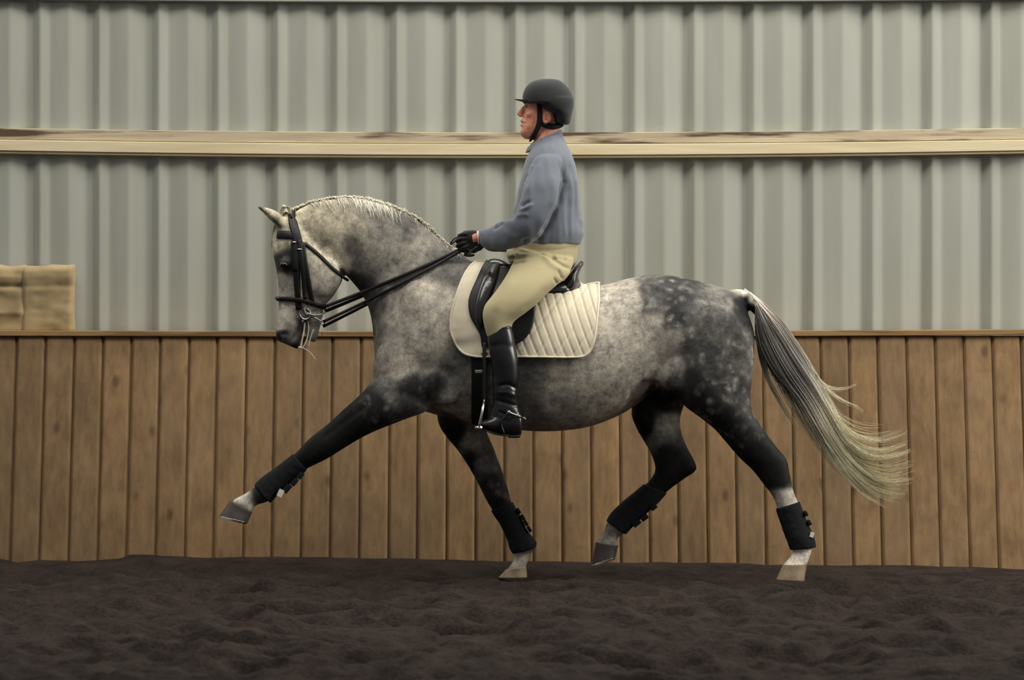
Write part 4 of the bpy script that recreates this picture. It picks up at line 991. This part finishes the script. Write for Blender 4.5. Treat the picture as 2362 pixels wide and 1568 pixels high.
def build_rider():
    shrink = -.022
    B = face_parts()
    B += [loft(TRUNK, grow=-.03), loft(PELVIS, grow=-.036)]
    for s in (-1, 1):
        B += [loft(arm(-s, 0 if s < 0 else 4, 0 if s < 0 else 8)[:-1], grow=-.021), loft(leg(s)[1:], grow=-.030), loft(calf(s), grow=-.008), loft(foot(s), grow=-.006)]
    B += [loft([(1135, 532, 1138, 560, .024, -.16), (1113, 533, 1113, 560, .024, -.116), (1100, 535, 1101, 560, .024, -.112), (1090, 537, 1092, 562, .024, -.112)], sub=2)]
    B += hand(-1, 0, 0, -.003) + hand(1, 12, 10, -.003)
    me = remesh(B, .0045, smooth=3, fac=.5)
    folds(me, [([(1197, 283.5), (1206, 284), (1213, 285)], 1.7, -.0045), ([(1214, 244), (1220, 244), (1227, 246)], 3.0, -.006), ([(1206, 268), (1213, 277), (1216, 290)], 2.5, -.0035),
               ([(1257, 262), (1262, 272), (1259, 282)], 3.0, -.007), ([(1199, 295), (1206, 296)], 2.2, -.003), ([(1240, 250), (1242, 275)], 6, -.002)])
    body = mesh_obj('person', me, M['skin'])
    tag(body, 'person in black helmet, grey-blue shirt and tan breeches riding the grey horse', 'person')
    def part(name, me_, mat, par=body, label=None, smooth=True):
        o = mesh_obj(name, me_, mat, par, smooth)
        if label: o['label'] = label
        return o
    for s in (-1, 1):
        c = W(1216.5, 245.5, -.030); e = part('eye', make_mesh(*ball((c[0] + .004, c[1] * -s, c[2]), (.011, .011, .009), seg=14, rings=8)), M['white_eye'])
        o = mesh_obj('iris', make_mesh(*ball((c[0] - .004, c[1] * -s * 1.10, c[2]), (.005, .006, .006), seg=12, rings=6)), M['eye'], e)
    # shirt
    S = [loft(TRUNK, seg=40, power=2.15), loft(arm(1)), loft(arm(-1, 4, 8)), loft([(1225, 340, 1306, 328, .105), (1229, 332, 1299, 318, .080), (1232, 326, 1296, 308, .067)], sub=3)]
    me = remesh(S, .006, smooth=5)
    co = coords(me); no = normals(me); px, py = PX(co)
    low = np.clip((py - 380) / 60, 0, 1)
    co += no * (vnoise(co * np.array((26, 14, 7)), 5) * .0062 * low + vnoise(co * np.array((14, 9, 16)), 15) * .006 * low + vnoise(co * np.array((45, 20, 18)), 6) * .0018)[:, None]
    set_coords(me, co)
    folds(me, [
        ([(1294, 372), (1301, 420), (1290, 470), (1262, 522), (1240, 550)], 6, -.016),      # under the arm
        ([(1308, 380), (1318, 440), (1316, 500), (1318, 555)], 5, .007), ([(1326, 400), (1330, 450), (1332, 500)], 4, .006), ([(1301, 440), (1300, 500), (1305, 555)], 5, .005),
        ([(1290, 362), (1297, 390), (1294, 430)], 4.5, .007), ([(1314, 376), (1310, 405), (1302, 430)], 4, -.006),
        ([(1238, 370), (1222, 400), (1212, 430)], 4.5, -.007), ([(1230, 378), (1216, 405)], 3.5, .006), ([(1246, 372), (1228, 410), (1216, 445)], 4, .005),
        ([(1202, 478), (1212, 470), (1224, 464)], 4, -.010), ([(1198, 486), (1215, 478), (1230, 470)], 4.5, .008), ([(1190, 500), (1205, 494), (1220, 496)], 5, .006),
        ([(1142, 522), (1154, 512), (1164, 508)], 3.5, .007), ([(1138, 530), (1150, 522), (1160, 516)], 3, -.006), ([(1275, 400), (1278, 440), (1270, 480)], 7, .005),
        ([(1200, 560), (1222, 552), (1246, 550)], 6, -.012), ([(1160, 530), (1180, 545), (1200, 548)], 8, .004), ([(1338, 500), (1345, 525), (1343, 550)], 5, .006),
        ([(1282, 322), (1278, 340), (1268, 362)], 3, -.003)])
    shirt = part('shirt', me, M['shirt'])
    # stand collar, leaning open at the throat
    cs = [(1234, 336, 1298, 322, .066), (1237, 326, 1296, 306, .062), (1242, 316, 1295, 298, .060)]
    col_o = []
    v, f = loft([(1212, 352, 1300, 326, .066), (1216, 341, 1298, 312, .066), (1229, 328, 1296, 299, .062)], sub=3, seg=32, cap=False)
    o = mesh_obj('collar', make_mesh(v, f), M['shirt'], shirt); so = o.modifiers.new('t', 'SOLIDIFY'); so.thickness = .006; so.offset = -1
    # breeches
    Bp = [loft(PELVIS, seg=36, power=2.2), loft(leg(-1), seg=32), loft(leg(1), seg=32)]
    me = remesh(Bp, .006, smooth=6)
    folds(me, [([(1172, 574), (1210, 580), (1262, 578), (1330, 572)], 4, -.005), ([(1240, 580), (1262, 592), (1290, 598), (1303, 588)], 2.5, -.006), ([(1262, 660), (1240, 690), (1205, 715)], 8, -.003), ([(1172, 598), (1195, 594), (1215, 590)], 3.5, -0.0112), ([(1178, 608), (1195, 604), (1212, 602)], 3.5, -0.0112), ([(1174, 590), (1200, 585)], 4, 0.0064), ([(1270, 585), (1282, 600), (1300, 612), (1318, 622)], 4, -0.0096),
               ([(1280, 590), (1292, 604), (1306, 612)], 3, 0.0064), ([(1286, 622), (1293, 634), (1299, 645)], 3, -0.0096), ([(1278, 640), (1286, 656)], 3, -0.0096), ([(1252, 585), (1270, 608), (1300, 628)], 6, 0.0080),
               ([(1185, 640), (1160, 680), (1140, 720)], 12, 0.0048), ([(1302, 596), (1306, 601)], 3, -0.0080)])
    part('breeches', me, M['breeches'])
    # belt edge under the shirt
    # tall boots
    for s in (-1, 1):
        top = loft(calf(s), seg=30, power=2.1); ft = loft(foot(s), seg=26, power=2.2)
        me = remesh([top, ft], .005, smooth=4)
        if s < 0:
            folds(me, [([(1150, 890), (1172, 886), (1194, 897)], 4, -.006), ([(1145, 905), (1170, 905), (1192, 914)], 5, .004), ([(1140, 922), (1170, 930), (1196, 938)], 4, -.005), ([(1125, 800), (1160, 795), (1188, 803)], 7, -.002),
                       ([(1138, 870), (1141, 900), (1142, 935)], 5, .004), ([(1122, 771), (1140, 757), (1160, 752), (1180, 753)], 4, .003), ([(1148, 948), (1165, 956), (1180, 958)], 3, -.004)])
        b = part('boot', me, M['leather'])
        # rubber sole and heel, spur
        so = [loft([(1200, 1001, 1200, 1009, .030, .36 * s), (1186, 1003, 1186, 1010, .036, .36 * s), (1172, 1003, 1172, 1009, .037, .36 * s)], sub=2, seg=14, power=3),
              loft([(1176, 1002, 1176, 1006, .037, .36 * s), (1150, 999, 1150, 1004, .041, .363 * s), (1130, 993, 1130, 998, .042, .366 * s), (1108, 983, 1109, 987, .026, .368 * s)], sub=2, seg=14, power=3)]
        mesh_obj('sole', make_mesh(*join(so)), M['web'], b)
        sp = [tube([W(1172, 950, (.36 + .043) * s), W(1184, 955, (.36 + .044) * s), W(1199, 960, (.36 + .036) * s), W(1207, 963, .36 * s), W(1199, 960, (.36 - .036) * s), W(1176, 952, (.36 - .042) * s)], [.0055, .005, .0045, .0045, .0045, .0055], seg=8),
              tube([W(1206, 962, .36 * s), W(1212, 966, .36 * s)], [.0045, .004], seg=8), ball(W(1174, 951, (.36 + .046) * s), (.009, .004, .009))]
        o = mesh_obj('spur', make_mesh(*join(sp)), M['steel'], b); o['label'] = 'polished steel spur'
        st = tube([W(1172, 952, (.36 + .043) * s), W(1164, 962, (.36 + .045) * s), W(1155, 975, (.36 + .046) * s), W(1162, 998, (.36 + .042) * s)], [.006] * 4, seg=8)
        mesh_obj('spur_strap', make_mesh(*st), M['leather'], b)
    # gloves
    for s, dx, dy in ((-1, 0, 0), (1, 12, 10)):
        me = remesh(hand(s, dx, dy), .0032, smooth=3)
        part('glove', me, M['glove'])
        sy = -.114 if s < 0 else .114
    v, f = loft([(1103, 532, 1106, 562, .030, -.113), (1100, 533, 1103, 563, .031, -.112)], sub=2, seg=24, cap=False)
    o = part('cuff_trim', make_mesh(v, f), M['label'], body, 'white cuff showing at the wrist'); sm = o.modifiers.new('t', 'SOLIDIFY'); sm.thickness = .002
    # helmet
    prof = [(182.5, 1252, 1274), (184, 1240, 1287), (189, 1226, 1297), (197, 1216, 1306), (207, 1209.5, 1314), (217, 1206, 1319), (228, 1205, 1322.5), (240, 1207, 1323.5)]
    st = [(a, y, b, y, .125 * math.sqrt(max(1 - ((240 - y) / 60.0) ** 2, .02)) , 0) for y, a, b in prof]
    dome = loft(st, sub=4, seg=40, power=2.1)
    back = loft([(1225, 228, 1323.5, 226, .121), (1236, 238, 1323.5, 238, .1245), (1243, 248, 1322.5, 248, .122), (1254, 256, 1321, 256, .117), (1274, 263, 1319.5, 263, .109), (1279, 276, 1317, 275, .098), (1285, 285, 1314, 287, .084)], sub=3, seg=36, power=2.2)
    me = remesh([dome, back], .0045, smooth=14)
    hl = part('helmet', me, M['helmet'])
    # visor: thin curved peak
    V, Fc = [], []; nx, ny = 17, 7
    for lay in (0, 1):
        for j in range(ny):
            for i in range(nx):
                a = (i / (nx - 1) - .5) * 2; t = j / (ny - 1)
                reach = 20 * math.sqrt(max(1 - a * a, 0)) * t; xb = 1207 + 14 * a * a
                yy = 231 - 2.5 * t + 4 * a * a + (3.2 - 2.0 * t) * lay
                p = W(xb - reach, yy, 0); V.append((p[0], a * .085, p[2]))
    n1 = nx * ny
    for j in range(ny - 1):
        for i in range(nx - 1):
            q = (j * nx + i, j * nx + i + 1, (j + 1) * nx + i + 1, (j + 1) * nx + i); Fc.append(q); Fc.append(tuple(n1 + z for z in q[::-1]))
    rim = [i for i in range(nx)] + [j * nx + nx - 1 for j in range(1, ny)] + [(ny - 1) * nx + i for i in range(nx - 2, -1, -1)] + [j * nx for j in range(ny - 2, 0, -1)]
    for a, b in zip(rim, rim[1:] + rim[:1]): Fc.append((a, b, n1 + b, n1 + a))
    mesh_obj('visor', make_mesh(V, Fc), M['helmet'], hl)
    # harness: front strap past the cheek, back strap under the ear, joined at the chin
    bh = BVHTree.FromPolygons([tuple(v) for v in coords(body.data)], [tuple(p.vertices) for p in body.data.polygons])
    def strap_head(pts, wd, thick=.004):
        P = resample(pts, 16); A, Nn = [], []
        for x, y in P:
            d = (Vector(W(x, y, 0)) - CAM).normalized(); r = bh.ray_cast(CAM, d)
            if r[0] is None: A.append(W(x, y, -.02)); Nn.append((0, -1, 0))
            else: A.append(np.array(r[0])); Nn.append(np.array(r[1]))
        return band(A, Nn, wd * K, .003, thick, 4)
    for vf in (strap_head([(1244, 236), (1245, 255), (1245, 275), (1242, 290), (1236, 304), (1228, 318)], 12), strap_head([(1244, 281), (1256, 287), (1270, 291), (1284, 291), (1297, 284)], 13), strap_head([(1279, 256), (1281, 268), (1284, 282)], 9)):
        for q in (vf, mirror(vf)): mesh_obj('chin_strap', make_mesh(*q), M['web'], hl)
    mesh_obj('chin_strap', make_mesh(*tube([W(1228, 318, -.036), W(1224, 323, -.02), W(1223, 324.5, 0), W(1224, 323, .02), W(1228, 318, .036)], [.006] * 5, seg=8)), M['web'], hl)
    return body
rider = build_rider()
